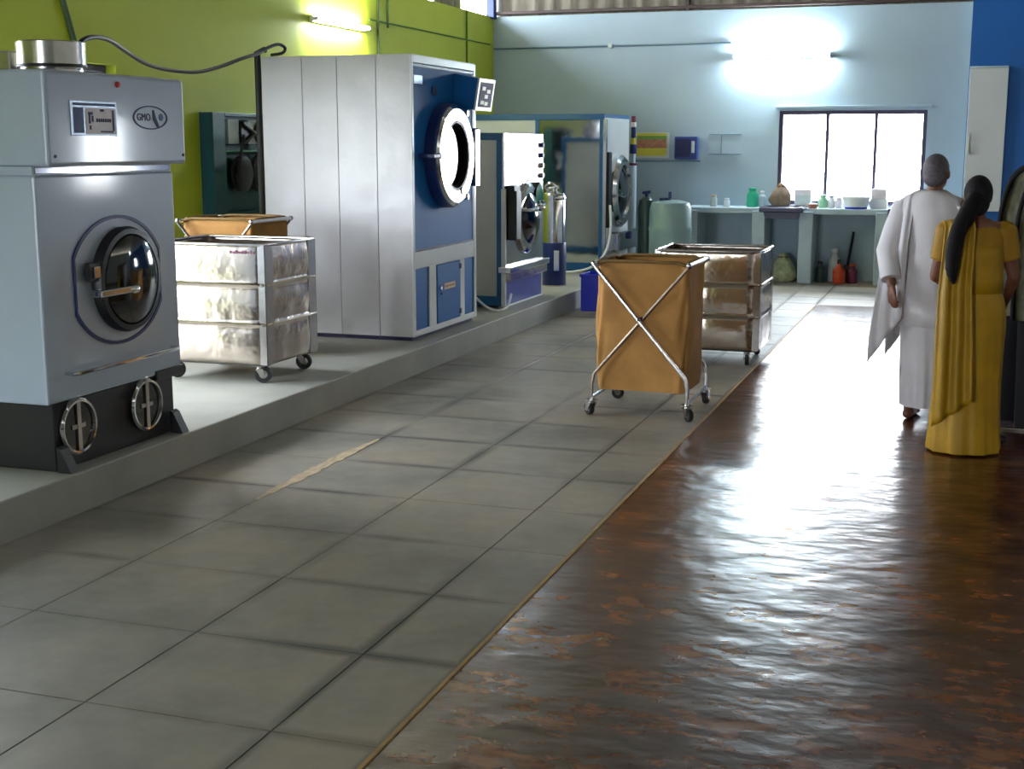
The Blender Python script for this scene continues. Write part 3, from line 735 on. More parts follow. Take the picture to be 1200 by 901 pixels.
    for u, v in ((.3, .7), (.5, .45), (.3, .25), (.62, .62), (.55, .22)): face(u - .1, u + .1, v - .06, v + .06, .02, 'display_key', 'plate_light')
    F('maker_plate', 'plate', -hy + .06, -hy + .23, Z(2.16), Z(2.225), -.004, .001, .001)
    q = G(); q.cyl((-.003, Y(9.95), Z(2.12)), (.008, Y(9.95), Z(2.12)), .04, seg=20); q.obj('thermometer', 'dark_blue', t)
    return t
blue_dryer()

# ------------------------------------------------------------------ steel-fronted washer
def steel_washer():
    fx = -4.08; y0, y1 = 11.75, 12.95; yc = (y0 + y1) / 2; hy = (y1 - y0) / 2
    t = thing('washer_extractor', 'steel-fronted washing machine with blue-edged grey side and blue lower panel', 'washing machine', (fx, yc, PLAT_Z))
    Z = lambda z: z - PLAT_Z
    d = -1.35
    g = G(); g.box(d, -.03, -hy + .02, hy - .02, Z(.22), Z(1.79)); g.obj('carcass', 'galv', t)
    for s in (-1, 1):
        y_ = s * hy
        def S(name, m, xa, xb, za, zb, pr=.0):
            q = G(); q.box(xa, xb, y_ - s * .022, y_ + s * pr, za, zb, .003, 1); return q.obj(name, m, t)
        S('side_panel', 'galv', d + .06, -.075, Z(.3), Z(1.745), -.006)
        S('side_rail', 'frame_blue', d, -.025, Z(1.745), Z(1.80), .004); S('side_rail', 'frame_blue', d, -.025, Z(.21), Z(.3), .004)
        S('side_post', 'frame_blue', -.075, -.025, Z(.3), Z(1.745), .004); S('side_post', 'frame_blue', d, d + .06, Z(.3), Z(1.745), .004)
    g = G(); g.box(d, -.02, -hy, hy, Z(1.79), Z(1.812), .003, 1); g.obj('top_panel', 'frame_blue', t)
    g = G(); g.box(-.03, 0, -hy + .01, hy, Z(.55), Z(1.81), .004, 1); g.obj('front_panel', 'steel_bright', t)
    g = G(); g.box(-.03, .012, -hy - .005, -hy + .03, Z(.19), Z(1.30), .003, 1); g.obj('front_post', 'paint_white', t)
    g = G(); g.box(-.06, .07, -hy - .01, hy + .01, Z(.52), Z(.575), .006, 1); g.obj('ledge', 'steel_bright', t)
    g = G(); g.box(-.06, .05, -hy + .005, hy - .005, Z(.44), Z(.52), .006, 1); g.obj('ledge_apron', 'steel', t)
    g = G(); g.box(-.06, -.01, -hy + .03, hy - .01, Z(.205), Z(.44), .004, 1); g.obj('lower_panel', 'panel_blue', t)
    g = G(); g.box(-.06, -.002, -hy, hy, 0, Z(.208), .003, 1); g.obj('base_rail', 'paint_white', t)
    c = (0, .06, Z(1.0))
    q = G(); q.lathe([(.34, -.01), (.34, .03), (.31, .05), (.25, .045), (.245, .0)], c, 'X', 48); dr = q.obj('door_ring', 'chrome', t)
    q = G(); q.lathe([(.255, .0), (.24, .05), (.15, .10), (.03, .12), (.002, .12)], c, 'X', 40); q.obj('door_glass', 'dark_glass', dr)
    q = G(); q.tube([(.06, -.28, Z(1.10)), (.11, -.2, Z(1.09)), (.13, .05, Z(1.10)), (.11, .32, Z(1.13)), (.05, .40, Z(1.14))], .016, 10, smooth=5); q.obj('clamp_bar', 'chrome', dr)
    q = G(); q.ball((.14, .1, Z(1.10)), .035); q.cyl((.05, .1, Z(1.1)), (.14, .1, Z(1.1)), .02, seg=12); q.obj('clamp_wheel', 'chrome', dr)
    q = G(); q.box(.0, .09, -hy + .09, -hy + .24, Z(.82), Z(1.28), .012, 2); q.obj('hinge_block', 'black', t)
    q = G(); q.box(.0, .07, -hy + .08, -hy + .27, Z(1.2), Z(1.33), .01, 2); q.obj('hinge_cap', 'black', t)
    q = G(); q.prism([(.16, Z(1.16)), (.44, Z(1.16)), (.38, Z(1.28)), (.30, Z(1.34)), (.2, Z(1.28))], 'X', .002, .06); q.obj('soap_hopper', 'dark_glass', t)
    for k, zz in enumerate((1.70, 1.60, 1.50, 1.40)):
        q = G(); q.cyl((.0, hy - .08, Z(zz)), (.03, hy - .08, Z(zz)), .024, seg=14); q.obj('control_knob', ('dark_blue', 'dark_blue', 'tube_steel', 'tube_steel')[k], t)
    q = G(); q.tube([(.004, -.04, Z(1.32)), (.03, 0.0, Z(1.36)), (.06, .05, Z(1.43))], .006, 8); q.obj('lever', 'black', t)
    q = G(); q.lathe([(.05, 0), (.06, .03), (.03, .06)], (0.0, .1, Z(.78)), 'X', 20); q.obj('drain_cap', 'chrome', t)
    return t
steel_washer()

# tank of steel with blue lower half
t = thing('chemical_tank', 'slim upright steel tank with dark blue lower half beside the washer', 'tank', (-4.25, 13.9, PLAT_Z))
q = G(); q.lathe([(.126, .01), (.13, .02), (.13, .46), (.126, .47)], axis='Z', seg=36); q.obj('lower_jacket', 'dark_blue', t)
q = G(); q.lathe([(.122, .46), (.122, .97), (.11, .995), (.06, 1.015), (.002, 1.02)], axis='Z', seg=36); q.obj('tank_body', 'steel_bright', t)
q = G(); q.lathe([(.128, .93), (.13, .945), (.128, .96)], axis='Z', seg=36); q.obj('tank_band', 'chrome', t)
q = G(); q.lathe([(.132, 0), (.132, .012)], axis='Z', seg=36); q.obj('foot_ring', 'steel', t)
q = G(); q.box(.035, .095, -.136, -.10, .17, .39, .003, 1); q.obj('level_window', 'steel_bright', t)
q = G(); q.cyl((0, 0, 1.01), (0, 0, 1.06), .03, seg=16); q.cyl((-.06, -.02, 1.05), (.05, -.02, 1.07), .012, seg=10); q.obj('valve', 'chrome', t)
q = G(); q.tube([(-.05, -.02, 1.0), (-.09, -.03, 1.07), (-.02, -.06, 1.11), (.05, -.03, 1.05)], .014, 8, smooth=4); q.obj('pipe_elbow', 'chrome', t)

# ------------------------------------------------------------------ dry-cleaning machine with mirror side
def mirror_machine():
    fx = -4.13; y0, y1 = 15.5, 16.72; yc = (y0 + y1) / 2; hy = (y1 - y0) / 2
    t = thing('dry_cleaning_machine', 'large machine with blue frame and mirror-like steel side panel near the back wall', 'laundry machine', (fx, yc, PLAT_Z))
    Z = lambda z: z - PLAT_Z
    d = -1.75
    g = G(); g.box(d, -.02, -hy + .02, hy - .02, Z(.3), Z(2.02)); g.obj('carcass', 'galv', t)
    def S(name, m, xa, xb, za, zb, pr=0.0):
        q = G(); q.box(xa, xb, -hy + .024, -hy - pr, za, zb, .003, 1); return q.obj(name, m, t)
    mid = -4.955 - fx
    S('side_panel', 'paint_white', d + .05, mid - .03, Z(.30), Z(1.995), -.004); S('mirror_panel', 'steel_panel', mid + .02, -.055, Z(.30), Z(1.995), -.004)
    S('frame_rail', 'frame_blue', d, 0, Z(1.995), Z(2.06), .006); S('frame_rail', 'frame_blue', d, 0, Z(.21), Z(.30), .006)
    for xa, xb in ((d, d + .05), (mid - .03, mid + .02), (-.055, -.012)): S('frame_post', 'frame_blue', xa, xb, Z(.30), Z(1.995), .006)
    q = G(); q.box(-.012, .03, -hy - .012, -hy + .04, Z(.2), Z(2.0), .004, 1); q.obj('corner_guard', 'steel_bright', t)
    g = G(); g.box(d, .0, -hy, hy, Z(2.02), Z(2.065), .003, 1); g.obj('top_panel', 'frame_blue', t)
    g = G(); g.box(-.02, 0, -hy, hy, Z(.3), Z(2.02), .003, 1); g.obj('front_panel', 'paint_white', t)
    g = G(); g.box(d + .04, -.03, -hy + .04, hy - .04, 0, Z(.3)); g.obj('base', 'teal', t)
    c = (0, .02, Z(1.14))
    q = G(); q.lathe([(.44, -.01), (.44, .06), (.40, .10), (.32, .10), (.30, .03)], c, 'X', 56); dr = q.obj('door_ring', 'chrome', t)
    q = G(); q.lathe([(.315, .02), (.30, .07), (.18, .12), (.002, .14)], c, 'X', 40); q.obj('door_glass', 'dark_glass', dr)
    q = G(); q.box(0, .05, -hy + .06, -hy + .2, Z(.72), Z(1.62), .01, 1); q.obj('hinge_column', 'black', t)
    q = G(); q.box(0, .14, -.35, .55, Z(.42), Z(.66), .02, 2); q.obj('button_trap', 'steel_bright', t)
    q = G(); q.cyl((.14, .1, Z(.6)), (.17, .1, Z(.6)), .05, seg=20); q.obj('trap_knob', 'dark_blue', t)
    return t
mirror_machine()
# pipe stack beside it
t = thing('still_column', 'slim glass and metal column standing beside the mirror-sided machine', 'column', (-4.17, 17.12, PLAT_Z))
for z0_, z1_, r, m in ((0, 1.25, .05, 'counter'), (1.25, 1.28, .062, 'maroon'), (1.28, 1.40, .03, 'counter'), (1.40, 1.52, .045, 'dark_blue'), (1.52, 1.60, .035, 'poster_yellow'), (1.60, 1.74, .03, 'dark_blue'), (1.74, 1.80, .035, 'plate_light'), (1.80, 1.88, .028, 'maroon')):
    q = G(); q.lathe([(r * .9, z0_), (r, z0_ + .01), (r, z1_ - .01), (r * .9, z1_)], axis='Z', seg=20); q.obj('column_section', m, t)

# hoses on the platform
q = G(); q.tube([(-4.36, 11.55, .42), (-4.25, 11.42, .33), (-4.14, 11.42, .24), (-4.07, 11.47, .203), (-4.02, 11.55, .206), (-4.0, 11.64, .24), (-3.99, 11.69, .34)], .012, 8, smooth=6)
q.bm.verts.ensure_lookup_table()
hose = tag(q.obj('drain_hose', 'white_plastic'), 'cream drain hose drooping beside the washer with blue-edged side', 'hose')
q = G(); q.tube([(-4.02, 15.40, 1.0), (-4.0, 15.36, .7), (-4.05, 15.32, .45), (-4.2, 15.28, .28), (-4.4, 15.28, .215), (-4.6, 15.3, .203)], .015, 8, smooth=6)
tag(q.obj('drain_hose', 'white_plastic'), 'cream hose curving down in front of the mirror steel panel', 'hose')

# ------------------------------------------------------------------ small things near the platform
def crate():
    t = thing('plastic_crate', 'royal blue plastic crate on the floor against the platform', 'crate', (-3.56, 13.45, 0))
    W, D, H = .21, .17, .385
    for nm, b in (('side_wall', (-W, W, -D, -D + .012)), ('side_wall', (-W, W, D - .012, D)), ('side_wall', (-W, -W + .012, -D + .012, D - .012)), ('side_wall', (W - .012, W, -D + .012, D - .012))):
        q = G(); q.box(*b, .0, H, .003, 1); q.obj(nm, 'crate_blue', t)
    q = G(); q.box(-W + .012, W - .012, -D + .012, D - .012, .004, .02); q.obj('bottom', 'crate_blue', t)
    q = G()
    for a, b, c, d in ((-W - .012, W + .012, -D - .012, -D), (-W - .012, W + .012, D, D + .012), (-W - .012, -W, -D, D), (W, W + .012, -D, D)): q.box(a, b, c, d, H - .03, H, .003, 1)
    q.obj('rim', 'crate_blue', t)
crate()
t = thing('plastic_drum', 'large grey-green plastic drum with a dark lever on its lid', 'drum', (-3.40, 15.9, 0))
q = G(); q.lathe([(.235, 0), (.25, .02), (.255, .3), (.262, .33), (.255, .36), (.255, .68), (.262, .71), (.255, .74), (.25, .95), (.225, 1.02), (.12, 1.05), (.002, 1.05)], axis='Z', seg=40); q.obj('drum_body', 'drum', t)
q = G(); q.lathe([(.07, 1.045), (.07, 1.075), (.002, 1.08)], (-.06, -.04, 0), 'Z', 20); q.obj('bung', 'dark_blue', t)
q = G(); q.box(-.02, .02, -.05, -.02, 1.07, 1.15, .004, 1); q.obj('lever', 'dark_blue', t)
t = thing('gas_cylinder', 'tall dark green cylinder standing beside the grey-green drum', 'cylinder', (-3.74, 16.08, 0))
q = G(); q.lathe([(.10, 0), (.105, .02), (.105, .95), (.085, 1.04), (.04, 1.08), (.002, 1.085)], axis='Z', seg=28); q.obj('cylinder_body', 'drum_dark', t)
q = G(); q.cyl((0, 0, 1.07), (0, 0, 1.13), .022, seg=12); q.cyl((-.05, 0, 1.125), (.05, 0, 1.14), .018, seg=10); q.obj('valve', 'dark_blue', t)

# ------------------------------------------------------------------ wall cabinet with belts on the green wall
t = thing('wall_cabinet', 'dark teal open cabinet with black pulleys on the lime green wall', 'cabinet', (XL, 10.62, 1.09))
H, W, D = .885, 1.14, .13
q = G(); q.box(.0, .02, -W / 2, W / 2, 0, H); q.obj('back_panel', 'teal', t)
for a, b in ((-W / 2, -W / 2 + .2), (W / 2 - .03, W / 2)):
    q = G(); q.box(.02, D, a, b, 0, H, .004, 1); q.obj('side_panel', 'teal', t)
q = G(); q.box(.02, D, -W / 2 + .2, W / 2 - .03, H - .03, H, .003, 1); q.obj('top_panel', 'teal', t)
q = G(); q.box(.02, D, -W / 2 + .2, W / 2 - .03, 0, .03, .003, 1); q.obj('bottom_panel', 'teal', t)
q = G(); q.box(.02, D - .02, -W / 2 + .2, W / 2 - .03, H * .62, H * .64, .002, 1); q.obj('shelf', 'green_metal', t)
for yy, zz, r in ((-.05, .36, .16), (.28, .36, .17), (.0, .72, .10), (.27, .72, .11)):
    q = G(); q.lathe([(.02, -.03), (r * .9, -.03), (r, -.02), (r * .92, 0), (r, .02), (r * .9, .03), (.02, .03)], (D - .035, yy, zz), 'X', 32); p = q.obj('pulley', 'black', t)
    q = G(); q.cyl((.02, yy, zz), (D - .02, yy, zz), .018, seg=12); q.obj('shaft', 'tube_steel', t)
for a, b in (((-.10, .80), (.35, .62)), ((-.10, .62), (.35, .80)), ((-.2, .36), (-.08, .70)), ((.44, .36), (.38, .70))):
    q = G(); q.tube([(D + .012, a[0], a[1]), (D + .012, b[0], b[1])], .014, 8); q.obj('belt', 'rubber', t)
for y_ in (-.18, .16):
    q = G(); q.box(.02, .10, y_ - .09, y_ + .09, .62, .83, .002, 1); q.obj('white_plate', 'poster_white', t)
# black pipe up behind the blue dryer, cable between the machines
q = G(); q.tube([(-5.36, 9.53, PLAT_Z), (-5.36, 9.53, 2.42), (-5.33, 9.6, 2.44)], .026, 10); tag(q.obj('upright_pipe', 'black'), 'black upright pipe at the rear corner of the tall dryer', 'pipe')
cp = [(93, 72, 5.72), (92, 62, 5.72), (94, 50, 5.75), (108, 43.5, 5.9), (128, 47, 6.2), (150, 62, 6.7), (172, 75, 7.2), (198, 82, 7.7), (230, 84.5, 8.2), (258, 78, 8.7), (285, 68, 9.1), (303, 62.5, 9.4), (314, 56, 9.55), (326, 52, 9.7), (334, 56, 9.8), (331, 62, 9.75), (318, 64.5, 9.65)]
q = G(); q.tube([at_y(*p) for p in cp], .013, 8, smooth=5); tag(q.obj('power_cable', 'cable'), 'thick black cable sagging between the two dryers and looping at its end', 'cable')

# ------------------------------------------------------------------ tube lights, conduits, notices
def tube_light(loc, rz, tilt, label, m, L=1.22):
    t = thing('tube_light', label, 'lamp', loc, rz, 'wall tube lights')
    t.rotation_euler = (0, tilt, rz)
    q = G(); q.box(-L / 2, L / 2, -.045, -.002, -.03, .03, .006, 1); q.obj('batten', 'white_plastic', t)
    for s in (-1, 1):
        q = G(); q.box(s * (L / 2 - .025), s * (L / 2), -.10, -.04, -.018, .018, .003, 1); q.obj('tube_holder', 'white_plastic', t)
    q = G(); q.cyl((-L / 2 + .02, -.085, 0), (L / 2 - .02, -.085, 0), .018, seg=16); q.obj('fluorescent_tube', m, t)
tube_light((-2.35, YB, 2.81), 0, 0, 'glowing tube light above the window on the pale blue wall', 'tube_cool')
tube_light((XL, 12.72, 2.92), PI / 2, 0.0, 'glowing tube light on the lime green wall above the dryer', 'tube_warm')
def conduit(pts, label, m, r=.012, name='conduit_pipe'):
    q = G(); q.tube(pts, r, 8); return tag(q.obj(name, m), label, 'conduit')
e = .013
conduit([(XL + e, YB - e, 2.985), (-3.0, YB - e, 2.985)], 'thin grey conduit running along the pale blue wall to the tube light', 'conduit')
q = G(); q.box(-4.62, -4.56, YB - .04, YB, 2.955, 3.015, .006, 1); tag(q.obj('junction_box', 'poster_white'), 'small pale junction box on the conduit of the pale blue wall', 'junction box')
conduit([(XL + e, 13.5, 3.03), (XL + e, YB - .15, 3.03)], 'thin conduit along the lime green wall from the tube light to the corner', 'conduit_green', .01)
conduit([(XL + e, 13.72, WT), (XL + e, 13.72, 2.5)], 'longer dark green conduit dropping down the lime green wall near the tube light', 'conduit_dark')
conduit([(XL + e, 13.98, WT), (XL + e, 13.98, 2.98)], 'short dark green conduit ending at the level conduit on the lime green wall', 'conduit_dark')
conduit([(XL + e, 16.46, WT), (XL + e, 16.46, 1.8)], 'green conduit dropping down the lime green wall by the back corner', 'conduit_green')
conduit([(XL + .02, 8.1, 3.2), (XL + .02, 8.38, 2.45), (XL + .02, 8.42, 2.0)], 'dark slanting conduit on the lime green wall behind the header machine', 'conduit_dark', .022)

t = thing('poster', 'yellow and brick coloured poster with green band on pale blue wall', 'poster', (-4.01, YB, 1.53))
q = G(); q.box(-.23, .23, -.012, 0, 0, .33, .002, 1); q.obj('backing', 'poster_white', t)
for a, b, m in ((.245, .29, 'poster_green'), (.13, .245, 'poster_red'), (.03, .13, 'poster_yellow'), (.29, .325, 'poster_yellow')):
    q = G(); q.box(-.20, .20, -.016, -.011, a, b); q.obj('colour_band', m, t)
t = thing('meter_box', 'dark blue square meter box on the pale blue wall', 'box', (-3.54, YB, 1.52))
q = G(); q.box(-.15, .15, -.09, 0, 0, .29, .008, 1); q.obj('case', 'poster_blue', t)
q = G(); q.box(-.13, .06, -.096, -.089, .03, .26, .002, 1); q.obj('door', 'ink', t)
q = G(); q.box(.075, .115, -.098, -.089, .08, .23, .004, 1); q.obj('meter_window', 'poster_white', t)
t = thing('paper_notice', 'two pale papers framed by thin dark strips on pale blue wall', 'notice', (-3.04, YB, 1.58))
for a, b in ((-.20, -.055), (-.045, .20)):
    q = G(); q.box(a, b, -.006, 0, .01, .25); q.obj('paper', 'wall_blue', t)
for a, b in ((0, .012), (.25, .262)):
    q = G(); q.box(-.21, .21, -.012, 0, a, b, .002, 1); q.obj('strip', 'conduit', t)
q = G(); q.box(-.056, -.044, -.012, 0, .012, .25, .002, 1); q.obj('strip', 'conduit', t)
q = G(); q.box(-4.26, -3.36, YB - .02, YB, 1.485, 1.505, .003, 1); tag(q.obj('cable_trunking', 'conduit'), 'slim grey cable trunking under the poster and the meter box', 'trunking')
# white panel on the blue partition
t = thing('wall_panel', 'tall white panel mounted on the deep blue wall', 'panel', (.135, YB - .4, .92))
q = G(); q.box(-.215, .215, -.10, 0, 0, 1.69, .006, 2); q.obj('board', 'paint_white', t)
q = G(); q.box(-.215, .215, -.104, -.03, 1.665, 1.695, .004, 1); q.obj('top_edge', 'counter', t)
q = G(); q.tube([(-.17, -.10, .68), (-.17, -.14, .70), (-.17, -.14, .90), (-.17, -.10, .92)], .014, 8); q.obj('handle', 'chrome', t)

# ------------------------------------------------------------------ counter along the back wall
CY = 16.9
t = thing('work_counter', 'long whitewashed counter with upright piers under the window', 'counter', (-1.7, CY, 0))
q = G(); q.box(-1.74, 1.58, -.0, YB - CY - .006, .855, .925, .006, 1); q.obj('counter_top', 'counter', t)
for a, b in ((-3.42, -3.26), (-2.567, -2.41), (-1.987, -1.82), (-1.07, -.93), (-.27, -.13)):
    q = G(); q.box(a + 1.7, b + 1.7, -.025, YB - CY - .006, 0, .89, .008, 1); q.obj('pier', 'counter', t)
for a, b, m in ((-3.26, -2.567, 'counter'), (-1.82, -1.07, 'counter'), (-.93, -.27, 'counter')):
    q = G(); q.box(a + 1.7, b + 1.7, YB - CY - .05, YB - CY - .006, 0, .855); q.obj('back_board', m, t)
t = thing('sink_basin', 'dark blue basin set into the counter between two close piers', 'basin', (-2.2, CY, .80))
q = G(); q.prism([(-.235, .13), (.235, .13), (.20, 0), (-.20, 0)], 'Y', -.09, -.03); q.obj('basin_front', 'sink', t)
q = G(); q.ringprism([(-.26, -.09), (.26, -.09), (.26, .40), (-.26, .40)], [(-.2, -.05), (.2, -.05), (.2, .35), (-.2, .35)], 'Z', .127, .145); q.obj('basin_rim', 'sink', t)
q = G(); q.box(-.27, .27, -.15, -.09, .08, .14, .01, 1); q.obj('basin_lip', 'sink', t)

def bottle(loc, r, h, m, cap, label, neck=.4, group=None, cat='bottle', name='bottle'):
    t = thing(name, label, cat, loc, 0, group)
    q = G(); q.lathe([(r * .9, 0), (r, .01), (r, h * .62), (r * .9, h * .7), (r * neck, h * .82), (r * neck, h * .9)], axis='Z', seg=24); q.obj('bottle_body', m, t)
    q = G(); q.lathe([(r * neck * 1.2, h * .89), (r * neck * 1.2, h * .985), (r * neck, h)], axis='Z', seg=20); q.obj('cap', cap, t)
def sack(loc, r, h, m, label, seed, cat='sack', name='sack'):
    rnd = random.Random(seed); rings = []
    for k in range(11):
        v = k / 10; ring = []
        f = (math.sin(min(1, v * 1.25 + .12) * PI * .5) if v < .5 else 1 - .55 * ((v - .5) / .5) ** 1.6)
        f = (.82, .98, 1.05, 1.06, 1.02, .96, .86, .7, .5, .32, .26)[k]
        for i in range(28):
            a = 2 * PI * i / 28
            w = 1 + .07 * math.sin(3 * a + v * 5 + seed) + .06 * math.sin(7 * a - v * 9) + rnd.uniform(-.025, .025)
            ring.append((r[0] * f * w * math.cos(a), r[1] * f * w * math.sin(a), h * v + .012 * math.sin(4 * a) * (k in (8, 9, 10))))
        rings.append(ring)
    t = thing(name, label, cat, loc)
    q = G(); q.loft(rings); q.obj('bag', m, t, ang=50)
    q = G(); q.tube([(r[0] * .36 * math.cos(2 * PI * i / 12), r[1] * .36 * math.sin(2 * PI * i / 12), h * .9) for i in range(12)], .008, 6, closed=True); q.obj('tie', 'canvas_hem', t)
CT = .925
bottle((-3.10, 17.1, CT), .045, .15, 'poster_white', 'sticker', 'small cream-topped jar on the counter above the first pier', .7, cat='jar', name='jar')
bottle((-2.93, 17.1, CT), .04, .11, 'white_plastic', 'white_plastic', 'short white jar on the counter beside the cream-topped jar', .7, cat='jar', name='jar')
bottle((-2.62, 17.2, CT), .075, .24, 'green_plastic', 'green_plastic', 'bright green plastic bottle on the counter left of the basin', .6)
bottle((-2.5, 17.22, CT), .045, .20, 'counter', 'white_plastic', 'pale blue slender bottle beside the bright green bottle', .5)
sack((-2.28, 17.3, CT + .02), (.13, .1), .27, 'brown_sack', 'brown cloth bundle on the counter at the window corner', 3, 'bundle', 'cloth_bundle')
t = thing('carton', 'small grey-beige carton on the counter under the first pane', 'carton', (-2.0, 17.35, CT + .02))
q = G(); q.box(-.10, .10, -.08, .08, 0, .2, .004, 1); q.obj('box_body', 'poster_white', t)
q = G(); q.box(-.102, .102, -.082, .082, .13, .2, .003, 1); q.obj('box_lid', 'plate_light', t)
t = thing('soap_dish', 'low pinkish dish on the counter beside the carton', 'dish', (-1.84, 17.0, CT))
q = G(); q.lathe([(.05, 0), (.075, .05), (.07, .052), (.045, .012)], axis='Z', seg=24); q.obj('dish_body', 'poster_red', t)
q = G(); q.box(-.05, .05, -.03, .03, .03, .065, .01, 2); q.obj('soap', 'plate_light', t)
bottle((-1.74, 17.2, CT), .06, .16, 'mint', 'mint', 'pale green squat bottle on the counter under the window bar', .6)
bottle((-1.635, 17.2, CT), .045, .15, 'white_plastic', 'conduit', 'white squat bottle beside the pale green one under the window', .6)
bottle((-1.54, 17.18, CT), .05, .13, 'plate_light', 'white_plastic', 'low pale lilac jar between white bottle and white tub', .7, cat='jar', name='jar')
t = thing('wash_tub', 'bright white tub with blue foot on the counter under the middle pane', 'tub', (-1.33, 17.1, CT))
q = G(); q.lathe([(.14, .02), (.17, .14), (.176, .145), (.166, .15), (.13, .03)], axis='Z', seg=36); q.obj('tub_body', 'white_plastic', t)
q = G(); q.lathe([(.135, 0), (.142, .022)], axis='Z', seg=36); q.obj('tub_foot', 'crate_blue', t)
t = thing('white_carton', 'stacked white cartons on the counter beside the white tub', 'carton', (-1.06, 17.2, CT))
q = G(); q.box(-.1, .1, -.08, .08, 0, .12, .003, 1); q.obj('lower_carton', 'white_plastic', t)
q = G(); q.box(-.085, .085, -.075, .075, .121, .24, .003, 1); q.obj('upper_carton', 'plate_light', t)
sack((-.75, 17.15, CT), (.15, .12), .13, 'white_plastic', 'white plastic bag lying on the counter under the last pane', 5, 'bag', 'plastic_bag')
t = thing('folded_cloth', 'dark folded cloth hanging over the counter edge', 'cloth', (-.80, CY - .02, .75))
q = G()
q.grid(lambda u, v: Vector((-.13 + .26 * u, .05 - .075 * math.sin(min(1, v * 1.6) * PI / 2) - .008 * math.sin(u * 14), .185 - .2 * max(0, v - .25) - .005 * math.sin(u * 9))), 16, 12)
q.obj('cloth', 'sink', t, thick=.01)
sack((-2.2, 17.12, 0), (.165, .15), .34, 'pale_sack', 'crumpled pale yellowish sack on the floor under the basin', 8)
bottle((-1.73, 17.1, 0), .06, .26, 'drum_dark', 'black', 'dark green bottle on the floor under the counter', .45)
bottle((-1.57, 17.2, 0), .075, .42, 'poster_white', 'white_plastic', 'tall white can on the floor under the counter', .5, cat='can', name='plastic_can')
t = thing('spray_bottle', 'orange-red bottle with a dark trigger under the counter', 'bottle', (-1.49, 17.0, 0))
q = G(); q.lathe([(.07, 0), (.075, .01), (.075, .16), (.03, .22), (.025, .25)], axis='Z', seg=24); q.obj('bottle_body', 'orange', t)
q = G(); q.box(-.02, .02, -.06, .03, .25, .30, .006, 1); q.obj('trigger_head', 'black', t)
bottle((-1.34, 17.1, 0), .07, .24, 'maroon', 'orange', 'maroon bottle on the floor right of the orange-red bottle', .5)
t = thing('hand_brush', 'dark hand brush leaning on the wall under the counter', 'brush', (-1.42, 17.4, 0))
q = G(); q.tube([(0, 0, .2), (.04, .02, .50), (.055, .03, .62)], .016, 8); q.obj('brush_handle', 'black', t)
q = G(); q.box(-.05, .05, -.025, .025, .0, .2, .01, 1); q.obj('bristles', 'brown_sack', t)

# ------------------------------------------------------------------ people
def remeshed(g, name, voxel=.0065):
    me = g.mesh(name); o = bpy.data.objects.new(name, me); COL.objects.link(o)
    md = o.modifiers.new('r', 'REMESH'); md.mode = 'VOXEL'; md.voxel_size = voxel; md.use_smooth_shade = True
    sm = o.modifiers.new('s', 'SMOOTH'); sm.factor = .5; sm.iterations = 4
    dg = bpy.context.evaluated_depsgraph_get(); out = bpy.data.meshes.new_from_object(o.evaluated_get(dg))
    bpy.data.objects.remove(o); bpy.data.meshes.remove(me)
    for p in out.polygons: p.use_smooth = True
    return out
def hand(g, w, d, side, palm_n, curl=.5, s=1.0):
    """five fingers; w wrist, d pointing direction, palm_n palm normal, side +1/-1 tells where the thumb leaves"""
    w = Vector(w); d = Vector(d).normalized(); n = Vector(palm_n).normalized(); a = d.cross(n).normalized() * side
    for k in (-1, -.35, .35, 1):
        g.capsule(w + a * (.010 * k), w + d * .078 * s + a * (.026 * k * s), .016 * s, .0135 * s)
    for k, L in ((1, .068), (.35, .078), (-.35, .073), (-1, .056)):
        p = w + d * .085 * s + a * (.028 * k * s); cur = d.copy()
        for j, f in enumerate((.45, .32, .23)):
            cur = (cur + n * (curl * (.25 + .45 * j))).normalized()
            p2 = p + cur * L * f * s
            g.capsule(p, p2, (.0095 - .0008 * j) * s, (.0088 - .0008 * j) * s); p = p2
    p = w + d * .022 * s + a * .024 * s; cur = (d * .75 + a * .65 + n * .25).normalized()
    for L, r in ((.04, .0125), (.028, .0105), (.022, .009)):
        p2 = p + cur * L * s; g.capsule(p, p2, r * s, (r - .001) * s); p = p2; cur = (cur + d * .35 + n * .12).normalized()
